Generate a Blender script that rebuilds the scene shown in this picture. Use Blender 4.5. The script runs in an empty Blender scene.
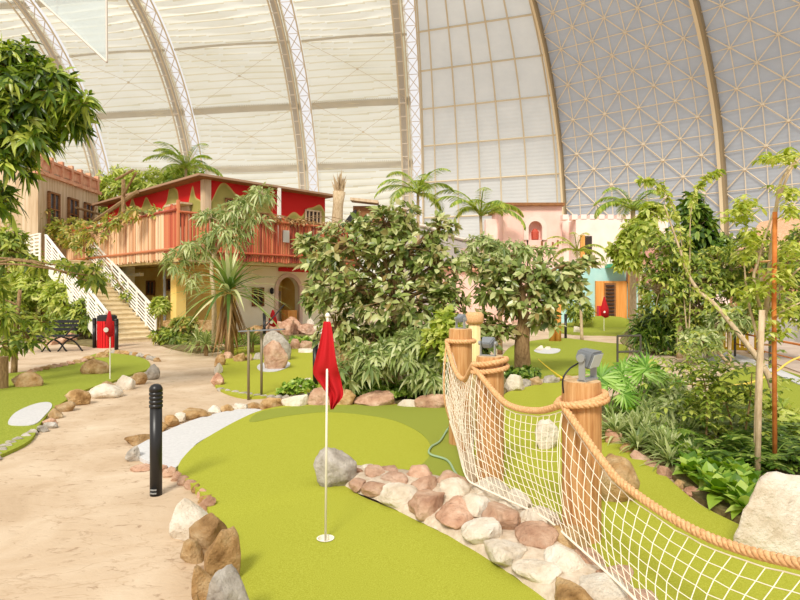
import bpy, bmesh, math, random
from mathutils import Vector, Matrix, noise
from mathutils.geometry import tessellate_polygon
PI = math.pi
random.seed(7)
SC = bpy.context.scene
COL = SC.collection
# ---------------------------------------------------------------- camera, sky, sun, exposure
F = 580.0; HZ = 293.0; CH = 1.8            # focal length in pixels, horizon row, eye height
cd = bpy.data.cameras.new('camera'); cam = bpy.data.objects.new('camera', cd); COL.objects.link(cam)
cd.sensor_width = 36; cd.lens = 36*F/800; cd.shift_y = -(300-HZ)/800
cd.clip_end = 600; cd.clip_start = 0.05
cam.location = (0, 0, CH); cam.rotation_euler = (PI/2, 0, 0)
SC.camera = cam
w = bpy.data.worlds.new('world'); SC.world = w; w.use_nodes = True
bg = w.node_tree.nodes['Background']
bg.inputs[0].default_value = (1.0, 0.98, 0.95, 1); bg.inputs[1].default_value = 0.77
sd = bpy.data.lights.new('sun', 'SUN'); so = bpy.data.objects.new('sun', sd); COL.objects.link(so)
sd.energy = 2.75; sd.angle = math.radians(15); sd.color = (1, 0.95, 0.86)
so.rotation_euler = Vector((0.20, 0.70, -0.70)).to_track_quat('-Z', 'Y').to_euler()
so.location = (-20, -20, 40)
SC.view_settings.view_transform = 'Standard'; SC.view_settings.look = 'None'
SC.view_settings.gamma = 1; SC.view_settings.use_curve_mapping = False
SC.view_settings.exposure = 0.29

# ---------------------------------------------------------------- materials
def newmat(name):
    m = bpy.data.materials.new(name); m.use_nodes = True
    nt = m.node_tree; b = nt.nodes['Principled BSDF']
    return m, nt, b
def N(nt, t, **kw):
    n = nt.nodes.new(t)
    for k, v in kw.items():
        if k in n.inputs.keys(): n.inputs[k].default_value = v
        else: setattr(n, k, v)
    return n
def c4(c): return (c[0], c[1], c[2], 1)
def srgb(r, g, b):
    f = lambda v: (v/255/12.92) if v/255 <= .04045 else ((v/255+.055)/1.055)**2.4
    return (f(r), f(g), f(b))
def solid(name, c, rough=.6, metal=0, bump=0, bscale=40, spec=.4):
    m, nt, b = newmat(name)
    b.inputs['Base Color'].default_value = c4(c); b.inputs['Roughness'].default_value = rough
    b.inputs['Metallic'].default_value = metal; b.inputs['Specular IOR Level'].default_value = spec
    if bump:
        tc = N(nt, 'ShaderNodeTexCoord'); n = N(nt, 'ShaderNodeTexNoise', Scale=bscale, Detail=4)
        bp = N(nt, 'ShaderNodeBump', Strength=bump, Distance=.02)
        nt.links.new(tc.outputs['Object'], n.inputs['Vector'])
        nt.links.new(n.outputs['Fac'], bp.inputs['Height']); nt.links.new(bp.outputs[0], b.inputs['Normal'])
    return m
def ramped(name, stops, scale=5, detail=6, rough=.8, bump=.3, bdist=.02, stretch=(1,1,1), objrand=0, rnd2=None, distort=0, spec=.3, coord='Object', trans=0):
    """noise -> colour ramp, optional brightness change per object"""
    m, nt, b = newmat(name); L = nt.links
    tc = N(nt, 'ShaderNodeTexCoord'); mp = N(nt, 'ShaderNodeMapping'); mp.inputs['Scale'].default_value = stretch
    L.new(tc.outputs[coord], mp.inputs[0])
    n = N(nt, 'ShaderNodeTexNoise', Scale=scale, Detail=detail, Roughness=.6, Distortion=distort)
    if objrand:
        oi = N(nt, 'ShaderNodeObjectInfo'); n.noise_dimensions = '4D'
        mu = N(nt, 'ShaderNodeMath', operation='MULTIPLY'); mu.inputs[1].default_value = 50
        L.new(oi.outputs['Random'], mu.inputs[0]); L.new(mu.outputs[0], n.inputs['W'])
    L.new(mp.outputs[0], n.inputs['Vector'])
    r = N(nt, 'ShaderNodeValToRGB')
    while len(r.color_ramp.elements) > 1: r.color_ramp.elements.remove(r.color_ramp.elements[0])
    r.color_ramp.elements[0].position = stops[0][0]; r.color_ramp.elements[0].color = c4(stops[0][1])
    for p, c in stops[1:]:
        e = r.color_ramp.elements.new(p); e.color = c4(c)
    L.new(n.outputs['Fac'], r.inputs[0])
    out = r.outputs[0]
    if objrand:
        r2 = N(nt, 'ShaderNodeValToRGB'); r2.color_ramp.interpolation = 'LINEAR'
        cs = rnd2 or [(1-objrand,)*3, (1,1,1)]
        r2.color_ramp.elements[0].color = c4(cs[0]); r2.color_ramp.elements[1].color = c4(cs[-1])
        for i, c in enumerate(cs[1:-1]):
            e = r2.color_ramp.elements.new((i+1)/(len(cs)-1)); e.color = c4(c)
        L.new(oi.outputs['Random'], r2.inputs[0])
        mx = N(nt, 'ShaderNodeMix', data_type='RGBA', blend_type='MULTIPLY'); mx.inputs[0].default_value = 1
        L.new(out, mx.inputs[6]); L.new(r2.outputs[0], mx.inputs[7]); out = mx.outputs[2]
    L.new(out, b.inputs['Base Color'])
    b.inputs['Roughness'].default_value = rough; b.inputs['Specular IOR Level'].default_value = spec
    if bump:
        n2 = N(nt, 'ShaderNodeTexNoise', Scale=scale*2.5, Detail=8, Roughness=.65)
        L.new(mp.outputs[0], n2.inputs['Vector'])
        bp = N(nt, 'ShaderNodeBump', Strength=bump, Distance=bdist)
        L.new(n2.outputs['Fac'], bp.inputs['Height']); L.new(bp.outputs[0], b.inputs['Normal'])
    if trans:
        t = N(nt, 'ShaderNodeBsdfTranslucent'); ms = N(nt, 'ShaderNodeMixShader'); ms.inputs[0].default_value = trans
        L.new(out, t.inputs[0]); L.new(b.outputs[0], ms.inputs[1]); L.new(t.outputs[0], ms.inputs[2])
        L.new(ms.outputs[0], nt.nodes['Material Output'].inputs[0])
    return m
def leafmat(name, cols, trans=.35, rough=.45):
    """each leaf (mesh island) gets its own tint"""
    m, nt, b = newmat(name); L = nt.links
    g = N(nt, 'ShaderNodeNewGeometry'); r = N(nt, 'ShaderNodeValToRGB')
    r.color_ramp.elements[0].color = c4(cols[0]); r.color_ramp.elements[1].color = c4(cols[-1])
    for i, c in enumerate(cols[1:-1]):
        e = r.color_ramp.elements.new((i+1)/(len(cols)-1)); e.color = c4(c)
    L.new(g.outputs['Random Per Island'], r.inputs[0]); L.new(r.outputs[0], b.inputs['Base Color'])
    b.inputs['Roughness'].default_value = rough; b.inputs['Specular IOR Level'].default_value = .5
    t = N(nt, 'ShaderNodeBsdfTranslucent'); ms = N(nt, 'ShaderNodeMixShader'); ms.inputs[0].default_value = trans
    hs = N(nt, 'ShaderNodeHueSaturation', Value=1.3, Hue=.49, Saturation=1.1)
    L.new(r.outputs[0], hs.inputs['Color'])
    L.new(hs.outputs[0], t.inputs[0]); L.new(b.outputs[0], ms.inputs[1]); L.new(t.outputs[0], ms.inputs[2])
    L.new(ms.outputs[0], nt.nodes['Material Output'].inputs[0])
    return m
def wood(name, c1, c2, c3, sx=30, sz=1.2, rough=.7, bump=.4):
    return ramped(name, [(.25, c1), (.5, c2), (.75, c3)], scale=1, detail=6, rough=rough, bump=bump, bdist=.01, stretch=(sx, sx, sz))

M = {}
M['turf'] = ramped('turf', [(.3, srgb(148,150,44)), (.5, srgb(164,166,56)), (.72, srgb(180,181,76))], scale=140, detail=3, rough=.95, bump=.5, bdist=.006, spec=.1)
M['turf_fringe'] = ramped('turf_fringe', [(.3, srgb(124,134,46)), (.5, srgb(144,152,60)), (.72, srgb(164,168,82))], scale=140, detail=3, rough=.95, bump=.6, bdist=.01, spec=.1)
M['turf_far'] = ramped('turf_far', [(.3, srgb(128,138,44)), (.55, srgb(150,158,58)), (.75, srgb(170,174,78))], scale=60, detail=4, rough=.95, bump=.4, bdist=.01, spec=.1)
M['path'] = ramped('path', [(.2, srgb(168,142,112)), (.42, srgb(196,171,141)), (.6, srgb(208,186,158)), (.8, srgb(222,204,178))], scale=1.1, detail=9, rough=.8, bump=0, distort=.6)
def finish_path():
    m = M['path']; nt = m.node_tree; L = nt.links; b = nt.nodes['Principled BSDF']
    tc = N(nt, 'ShaderNodeTexCoord')
    mp = N(nt, 'ShaderNodeMapping'); mp.inputs['Scale'].default_value = (.8, 1.6, 1); mp.inputs['Rotation'].default_value = (0,0,.5)
    L.new(tc.outputs['Object'], mp.inputs[0])
    n = N(nt, 'ShaderNodeTexNoise', Scale=7, Detail=10, Roughness=.7, Distortion=1.0); L.new(mp.outputs[0], n.inputs['Vector'])
    r = N(nt, 'ShaderNodeValToRGB'); r.color_ramp.elements[0].position = .33; r.color_ramp.elements[0].color = (.58,.50,.45,1)
    r.color_ramp.elements[1].position = .43; r.color_ramp.elements[1].color = (1,1,1,1)
    L.new(n.outputs['Fac'], r.inputs[0])
    # long thin creases pressed into the concrete
    n3 = N(nt, 'ShaderNodeTexNoise', Scale=1.1, Detail=5, Roughness=.55, Distortion=.4); L.new(mp.outputs[0], n3.inputs['Vector'])
    s = N(nt, 'ShaderNodeMath', operation='SUBTRACT'); s.inputs[1].default_value = .5; L.new(n3.outputs['Fac'], s.inputs[0])
    a = N(nt, 'ShaderNodeMath', operation='ABSOLUTE'); L.new(s.outputs[0], a.inputs[0])
    r3 = N(nt, 'ShaderNodeValToRGB'); r3.color_ramp.elements[0].position = 0; r3.color_ramp.elements[0].color = (.80,.75,.70,1)
    r3.color_ramp.elements[1].position = .008; r3.color_ramp.elements[1].color = (1,1,1,1); L.new(a.outputs[0], r3.inputs[0])
    old = b.inputs['Base Color'].links[0].from_socket
    mx = N(nt, 'ShaderNodeMix', data_type='RGBA', blend_type='MULTIPLY'); mx.inputs[0].default_value = .9
    L.new(old, mx.inputs[6]); L.new(r.outputs[0], mx.inputs[7])
    m2 = N(nt, 'ShaderNodeMix', data_type='RGBA', blend_type='MULTIPLY'); m2.inputs[0].default_value = .8
    L.new(mx.outputs[2], m2.inputs[6]); L.new(r3.outputs[0], m2.inputs[7])
    L.new(m2.outputs[2], b.inputs['Base Color'])
    bp = N(nt, 'ShaderNodeBump', Strength=.5, Distance=.015); L.new(n.outputs['Fac'], bp.inputs['Height']); L.new(bp.outputs[0], b.inputs['Normal'])
finish_path()
M['sand'] = ramped('bunker_white', [(.3, srgb(194,192,190)), (.7, srgb(210,208,206))], scale=30, rough=.9, bump=.2)
M['soil'] = ramped('soil', [(.3, srgb(96,84,52)), (.6, srgb(134,120,78)), (.8, srgb(120,128,60))], scale=6, rough=.95, bump=.8, bdist=.05)
M['mortar'] = ramped('mortar', [(.3, srgb(188,168,142)), (.7, srgb(222,206,184))], scale=20, rough=.9, bump=.6, bdist=.02)
M['rock_pink'] = ramped('rock_pink', [(.25, srgb(150,104,80)), (.47, srgb(204,164,138)), (.62, srgb(226,194,170)), (.78, srgb(244,226,208))], scale=6.0, detail=12, bump=1, bdist=.06, objrand=.25,
                        rnd2=[(1,.86,.78), (1,.96,.9), (.86,.82,.76), (1,1,1)])
M['rock_tan'] = ramped('rock_tan', [(.28, srgb(128,94,50)), (.45, srgb(190,154,106)), (.62, srgb(216,190,150)), (.8, srgb(236,218,190))], scale=6, detail=12, bump=1, bdist=.07, objrand=.3,
                        rnd2=[(1,.85,.66), (.9,.86,.8), (1,.93,.8), (.74,.68,.62), (1,1,1)])
M['rock_grey'] = ramped('rock_grey', [(.3, srgb(140,130,118)), (.5, srgb(186,176,162)), (.75, srgb(218,210,198))], scale=11, detail=12, bump=1, bdist=.03, objrand=.15)
M['rock_pale'] = ramped('rock_pale', [(.25, srgb(190,168,138)), (.42, srgb(222,206,182)), (.6, srgb(238,228,210)), (.8, srgb(248,242,230))], scale=5.0, detail=12, bump=1, bdist=.05, objrand=.12)
M['black'] = solid('black_paint', (.014,.013,.013), .35)
M['blackmatt'] = solid('black_matt', (.02,.02,.02), .7)
M['flag'] = solid('flag_cloth', srgb(186,14,24), .8, bump=.15, bscale=300)
M['red'] = solid('red_paint', srgb(214,20,24), .5)
M['white'] = solid('white_paint', srgb(240,236,226), .5)
M['pole'] = solid('flag_pole', srgb(236,230,212), .4)
M['steel'] = solid('galvanised', srgb(158,160,158), .45, .4)
M['darksteel'] = solid('dark_steel', srgb(92,88,76), .5, .5)
M['grey_cast'] = solid('grey_cast', srgb(128,132,136), .5, .2, bump=.1)
M['glass_lamp'] = solid('lamp_glass', srgb(206,212,214), .15)
M['log'] = wood('log', srgb(150,94,46), srgb(198,146,92), srgb(222,182,132), 34, 1.6, .75, .9)
M['logend'] = ramped('log_end', [(.3, srgb(190,150,104)), (.7, srgb(226,194,150))], scale=14, rough=.8, bump=.4)
M['paleLog'] = wood('pale_log', srgb(214,176,110), srgb(232,204,146), srgb(240,220,172), 26, 1.0)
M['rope'] = ramped('rope', [(.3, srgb(196,142,92)), (.6, srgb(226,180,130)), (.8, srgb(238,200,156))], scale=60, rough=.9, bump=.5, bdist=.004)
M['net'] = solid('net_cord', srgb(240,230,208), .85)
M['bark'] = ramped('bark', [(.3, srgb(110,82,52)), (.6, srgb(164,134,94)), (.8, srgb(196,170,132))], scale=8, stretch=(3,3,.8), rough=.9, bump=.8, bdist=.02)
M['palebark'] = ramped('pale_bark', [(.3, srgb(168,142,108)), (.6, srgb(206,184,150)), (.8, srgb(226,208,180))], scale=8, stretch=(3,3,.8), rough=.9, bump=.6, bdist=.01)
M['rustpole'] = ramped('rust_pole', [(.3, srgb(176,92,34)), (.7, srgb(214,134,66))], scale=8, rough=.8, bump=.3)
lmat_later = 1
M['twig'] = ramped('twig', [(.3, srgb(120,92,56)), (.7, srgb(176,146,100))], scale=9, rough=.9, bump=.3)
def lm(n, *c, **k): M[n] = leafmat(n, [srgb(*x) for x in c], **k)
lm('lf_rubber', (72,92,36), (118,136,62), (162,174,98), (214,218,158), (152,130,72), trans=.35, rough=.3)
lm('lf_topleft', (44,68,14), (82,110,24), (132,156,44), (196,206,96), trans=.35, rough=.35)
lm('lf_mango', (74,98,30), (118,140,46), (162,178,72), (210,212,110), trans=.4)
lm('lf_light', (118,138,42), (156,174,66), (194,204,96), (224,226,142), trans=.45)
lm('lf_grey', (102,124,64), (142,160,90), (182,192,126), (214,218,168), trans=.4)
lm('lf_palm', (96,124,38), (132,160,52), (170,188,80), (204,206,120), trans=.4)
lm('lf_dark', (44,74,20), (78,110,34), (122,150,56), (176,192,96), trans=.35, rough=.3)
lm('lf_drac', (70,100,40), (126,150,70), (182,194,124), (222,222,172), trans=.35, rough=.3)
lm('lf_vine', (96,112,40), (140,156,60), (184,182,90), (206,170,100), trans=.35)
lm('lf_dry', (128,96,50), (168,130,78), (200,168,112), trans=.3)
lm('lf_fan', (92,140,40), (130,176,62), (176,210,108), (206,228,150), trans=.45)
lm('lf_ground', (76,116,26), (118,156,44), (160,190,74), (200,216,114), trans=.4)

# ---------------------------------------------------------------- geometry helpers
def G(px, py, z=0.0):
    Y = (CH-z)*F/(py-HZ); return Vector(((px-400)*Y/F, Y, z))
def P(px, py, Y): return Vector(((px-400)*Y/F, Y, CH+(HZ-py)*Y/F))
def rv(s=1): return Vector((random.uniform(-s,s), random.uniform(-s,s), random.uniform(-s,s)))
def R(a, b): return random.uniform(a, b)
class MB:
    def __init__(s): s.v = []; s.f = []; s.mi = []; s.cm = 0
    def add(s, vs, fs):
        k = len(s.v); s.v += [tuple(p) for p in vs]
        for f in fs: s.f.append(tuple(i+k for i in f)); s.mi.append(s.cm)
        return s
    def obox(s, o, a, b, c):
        o, a, b, c = map(Vector, (o, a, b, c))
        vs = [o, o+a, o+a+b, o+b, o+c, o+a+c, o+a+b+c, o+b+c]
        fs = [(0,3,2,1),(4,5,6,7),(0,1,5,4),(1,2,6,5),(2,3,7,6),(3,0,4,7)]
        if a.cross(b).dot(c) < 0: fs = [f[::-1] for f in fs]
        return s.add(vs, fs)
    def box(s, c, d): return s.obox((c[0]-d[0]/2, c[1]-d[1]/2, c[2]-d[2]/2), (d[0],0,0), (0,d[1],0), (0,0,d[2]))
    def tube(s, pts, r, n=6, cap=True, closed=False):
        pts = [Vector(p) for p in pts]; m = len(pts)
        rs = r if isinstance(r, (list, tuple)) else [r]*m
        vs = []; fs = []; prev = None
        for i, p in enumerate(pts):
            if closed: t = pts[(i+1)%m]-pts[i-1]
            else: t = (pts[min(i+1,m-1)]-pts[max(i-1,0)])
            t = t.normalized() if t.length > 1e-9 else Vector((0,0,1))
            if prev is None:
                a = t.cross(Vector((0,0,1)))
                if a.length < .05: a = t.cross(Vector((1,0,0)))
            else: a = prev - t*prev.dot(t)
            a.normalize(); b = t.cross(a); prev = a
            for k in range(n):
                q = 2*PI*k/n; vs.append(p+(a*math.cos(q)+b*math.sin(q))*rs[i])
        for i in range(m if closed else m-1):
            j = (i+1) % m
            for k in range(n): fs.append((i*n+k, i*n+(k+1)%n, j*n+(k+1)%n, j*n+k))
        if cap and not closed: fs.append(tuple(range(n-1,-1,-1))); fs.append(tuple((m-1)*n+k for k in range(n)))
        return s.add(vs, fs)
    def lathe(s, c, prof, n=16, axis=None):
        c = Vector(c); vs = []; fs = []
        for (r, z) in prof:
            for k in range(n): vs.append(c+Vector((r*math.cos(2*PI*k/n), r*math.sin(2*PI*k/n), z)))
        for i in range(len(prof)-1):
            for k in range(n): fs.append((i*n+k, i*n+(k+1)%n, (i+1)*n+(k+1)%n, (i+1)*n+k))
        fs.append(tuple(range(n-1,-1,-1))); fs.append(tuple((len(prof)-1)*n+k for k in range(n)))
        return s.add(vs, fs)
    def leaf(s, p, d, up, L, W, droop=.3, segs=2, fold=.15, peak=.45):
        """one blade: base p, direction d, normal up"""
        d = d.normalized(); side = d.cross(up)
        if side.length < 1e-4: side = d.cross(Vector((1,0,0.1)))
        side.normalize(); nrm = side.cross(d)
        vs = [p]; fs = []
        for i in range(1, segs+1):
            t = i/(segs+1)*1.0
            wv = W*.5*(math.sin(PI*min(1, t**(math.log(.5)/math.log(peak)))))
            c = p + d*(L*t) + Vector((0,0,-droop*L*t*t))
            vs += [c+side*wv+nrm*fold*wv, c, c-side*wv+nrm*fold*wv]
        vs.append(p+d*L+Vector((0,0,-droop*L)))
        fs += [(0,1,2),(0,2,3)]
        for i in range(segs-1):
            a = 1+3*i; fs += [(a,a+3,a+4,a+1),(a+1,a+4,a+5,a+2)]
        a = 1+3*(segs-1); e = len(vs)-1; fs += [(a,e,a+1),(a+1,e,a+2)]
        return s.add(vs, fs)
    def poly(s, pts, z0, z1, holes=()):
        """flat slab from an outline (list of (x,y)), with holes"""
        loops = [list(pts)]+[list(h) for h in holes]
        flat = [p for l in loops for p in l]; m = len(flat)
        tris = tessellate_polygon([[Vector((p[0],p[1],0)) for p in l] for l in loops])
        vs = [(p[0],p[1],z1) for p in flat]+[(p[0],p[1],z0) for p in flat]
        fs = []
        for t in tris:
            a, b, c = (Vector(flat[i][:2]) for i in t)
            if (b-a).cross(c-a) < 0: t = t[::-1]
            fs.append(tuple(t)); fs.append(tuple(i+m for i in t[::-1]))
        o = 0
        for l in loops:
            k = len(l)
            for i in range(k): fs.append((o+i, o+(i+1)%k, m+o+(i+1)%k, m+o+i))
            o += k
        return s.add(vs, fs)
    def build(s, name, mats, parent=None, smooth=False, loc=None):
        me = bpy.data.meshes.new(name)
        vs = s.v
        if loc is not None:
            l = Vector(loc); vs = [tuple(Vector(v)-l) for v in vs]
        me.from_pydata(vs, [], s.f); me.update()
        if not isinstance(mats, (list, tuple)): mats = [mats]
        for m in mats: me.materials.append(m)
        if len(mats) > 1: me.polygons.foreach_set('material_index', s.mi)
        if smooth: me.polygons.foreach_set('use_smooth', [True]*len(me.polygons))
        o = bpy.data.objects.new(name, me); COL.objects.link(o)
        if loc is not None: o.location = loc
        if parent is not None: o.parent = parent
        return o
def recalc(o):
    b = bmesh.new(); b.from_mesh(o.data); bmesh.ops.recalc_face_normals(b, faces=b.faces); b.to_mesh(o.data); b.free(); return o
def tag(o, label=None, cat=None, group=None, kind=None):
    if label: o['label'] = label
    if cat: o['category'] = cat
    if group: o['group'] = group
    if kind: o['kind'] = kind
    return o
def empty(name, loc=(0,0,0), label=None, cat=None, group=None, rz=0):
    o = bpy.data.objects.new(name, None); COL.objects.link(o); o.location = loc; o.rotation_euler.z = rz
    o.empty_display_size = .2
    return tag(o, label, cat, group)
def struct(name, mb, mat, label=None, **k):
    o = mb.build(name, mat, **k); o['kind'] = 'structure'
    if label: o['label'] = label
    return o
def copy_tree(o, parent=None):
    c = o.copy(); COL.objects.link(c)
    if parent is not None: c.parent = parent
    for ch in list(o.children): copy_tree(ch, c)
    return c
def inv(root, parts):
    for p in parts: p.parent = root
def smoothloop(pts, k=4):
    out = []; n = len(pts)
    for i in range(n):
        p0, p1, p2, p3 = (Vector(pts[(i+j-1)%n][:2]) for j in range(4))
        for q in range(k):
            t = q/k
            out.append(.5*((2*p1)+(p2-p0)*t+(2*p0-5*p1+4*p2-p3)*t*t+(3*p1-p0-3*p2+p3)*t**3))
    return out
def smoothline(pts, k=6):
    pts = [Vector(p) for p in pts]; q = [pts[0]*2-pts[1]]+pts+[pts[-1]*2-pts[-2]]; out = []
    for i in range(1, len(q)-2):
        p0, p1, p2, p3 = q[i-1:i+3]
        for j in range(k):
            t = j/k
            out.append(.5*((2*p1)+(p2-p0)*t+(2*p0-5*p1+4*p2-p3)*t*t+(3*p1-p0-3*p2+p3)*t**3))
    out.append(pts[-1]); return out
def pxloop(pp, z=0, k=4): return smoothloop([G(a, b, z) for a, b in pp], k)

from mathutils.geometry import delaunay_2d_cdt
def turf_mesh(name, loop, hole_loop, z0, hfun, mat, step=.09):
    """turf surface with relief: outline, optional hole and inner grid points triangulated together"""
    vs = [Vector(p[:2]) for p in loop]; n = len(vs); es = [(i, (i+1)%n) for i in range(n)]
    hn = len(hole_loop); vs += [Vector(p[:2]) for p in hole_loop]; es += [(n+i, n+(i+1)%hn) for i in range(hn)]
    xs = [v.x for v in vs]; ys = [v.y for v in vs]
    def inside(x, y, lp):
        c = False; j = len(lp)-1
        for i in range(len(lp)):
            if (lp[i][1] > y) != (lp[j][1] > y) and x < (lp[j][0]-lp[i][0])*(y-lp[i][1])/(lp[j][1]-lp[i][1])+lp[i][0]: c = not c
            j = i
        return c
    x = min(xs)
    while x < max(xs):
        y = min(ys)
        while y < max(ys):
            if inside(x, y, loop) and not inside(x, y, hole_loop): vs.append(Vector((x+R(-.01,.01), y+R(-.01,.01))))
            y += step
        x += step
    ov, oe, of, *_ = delaunay_2d_cdt(vs, es, [], 0, 1e-5)
    m = MB(); V3 = [(v.x, v.y, hfun(v.x, v.y)) for v in ov]; F3 = []
    for f in of:
        c = sum((ov[i] for i in f), Vector((0,0)))/len(f)
        if inside(c.x, c.y, loop) and not inside(c.x, c.y, hole_loop):
            a, b, d = (ov[f[k]] for k in range(3)); F3.append(tuple(f) if (b-a).cross(d-a) > 0 else tuple(f[::-1]))
    m.add(V3, F3); k = len(m.v)
    top = [(p[0], p[1], hfun(p[0], p[1])) for p in loop]; bot = [(p[0], p[1], z0) for p in loop]
    m.add(top+bot, [(i, i+n, (i+1)%n+n, (i+1)%n) for i in range(n)])
    return m
# ---------------------------------------------------------------- the hall: floor and shell
m = MB(); m.poly([(-75,-20),(60,-20),(75,75),(40,92),(0,110),(-60,118),(-90,100)], -.3, 0)
struct('floor', m, M['path'], 'stamped sand-coloured concrete ground of the hall')

def wallpt():
    h = [8.4, 8.4, 8.4, 8.4, 8.4, 19, 38, 46]
    pts = [None]*9
    P4 = Vector((3.8, 100, 0)); d = lambda a: Vector((math.cos(math.radians(a)), -math.sin(math.radians(a)), 0))
    ribs = [P4-d(8.4)*s for s in (98.5, 78.8, 59.1, 40.2, 18.7)]+[P4]
    ribs.append(P4+d(19)*23.0); ribs.append(ribs[-1]+d(37)*22.3); ribs.append(ribs[-1]+d(46)*40)
    heads = [8.4]*5+[19, 37, 46]
    nrm = []
    for i in range(9):
        a = heads[max(0, i-1)]; b = heads[min(7, i)]
        q = (a+b)/2
        if i < 5: q = 4.5
        if i == 5: q = 6
        if i == 6: q = 31
        if i == 7: q = 46
        nrm.append(Vector((-math.sin(math.radians(q)), -math.cos(math.radians(q)), 0)))
    return ribs, nrm
RIB, RN = wallpt()
PROF = smoothline([(-4.2, -.2, 0), (-4.0, 6, 0), (-3.2, 14, 0), (-1.8, 21, 0), (0, 26.5, 0), (4.0, 33.6, 0), (9.0, 39.6, 0), (15.5, 44.8, 0), (23, 48.5, 0)], 10)
plen = [0]
for i in range(1, len(PROF)): plen.append(plen[-1]+(PROF[i]-PROF[i-1]).length)
PTOT = plen[-1]
def prof(s):
    s = max(0, min(PTOT, s))
    for i in range(1, len(plen)):
        if s <= plen[i]:
            t = (s-plen[i-1])/(plen[i]-plen[i-1]); q = PROF[i-1].lerp(PROF[i], t); return q.x, q.y
    return PROF[-1].x, PROF[-1].y
def shell(i, u, s, off=0):
    """point on bay i at fraction u across, arc length s up, pushed off metres inward"""
    a, z = prof(s); a2, z2 = prof(s+.3); a1, z1 = prof(s-.3)
    t = Vector((a2-a1, z2-z1)).normalized()       # tangent (inward, up)
    p = RIB[i]+RN[i]*(a+off*t.y); q = RIB[i+1]+RN[i+1]*(a+off*t.y)
    r = p.lerp(q, u); r.z = z-off*t.x; return r
# cream membranes, pleated
def membrane_mat():
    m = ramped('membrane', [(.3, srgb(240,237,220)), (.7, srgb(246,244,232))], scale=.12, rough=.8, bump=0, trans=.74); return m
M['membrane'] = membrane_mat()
M['membrane_crease_shade'] = ramped('membrane_crease_shade', [(.3, srgb(228,219,190)), (.7, srgb(234,227,202))], scale=.12, rough=.8, bump=0, trans=.7)  # darker cream, paints the shade in the pleat creases into the colour
M['tan_steel'] = solid('tan_steel', srgb(206,192,164), .6)
M['white_steel'] = solid('white_steel', srgb(210,200,186), .55)
M['grey_band'] = solid('grey_band', srgb(188,182,172), .7)
M['seam_band'] = ramped('seam_band', [(.3, srgb(216,212,200)), (.7, srgb(226,222,210))], scale=.3, rough=.8, bump=0, trans=.4)
M['lattice'] = solid('lattice_paint', srgb(222,208,184), .6)
M['grey_sheet'] = ramped('grey_sheet', [(.3, srgb(178,182,188)), (.7, srgb(186,190,196))], scale=.4, rough=.75, bump=0, trans=.36)
M['pale_sheet'] = ramped('pale_sheet', [(.3, srgb(212,213,210)), (.7, srgb(222,222,218))], scale=.3, rough=.75, bump=0, trans=.5)
def glass_mat():
    m, nt, b = newmat('roof_glazing'); L = nt.links
    t = N(nt, 'ShaderNodeBsdfTransparent'); t.inputs[0].default_value = (.97,.96,.98,1)
    tr = N(nt, 'ShaderNodeBsdfTranslucent'); tr.inputs[0].default_value = (.95,.93,.95,1)
    ms = N(nt, 'ShaderNodeMixShader'); ms.inputs[0].default_value = .25
    L.new(t.outputs[0], ms.inputs[1]); L.new(tr.outputs[0], ms.inputs[2]); L.new(ms.outputs[0], nt.nodes['Material Output'].inputs[0])
    return m
M['glazing'] = glass_mat()
def s_at(y):
    """arc length whose height shows at row y in the middle bay"""
    return min((PTOT*k/800 for k in range(801)), key=lambda s: abs(HZ-(shell(4, .5, s).z-CH)*F/shell(4, .5, s).y-y))
seams = [s_at(162), s_at(100), s_at(36), s_at(-25)]
wn = 0
GW = 1.4/20     # the glazed strip takes the right end of each bay
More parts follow.
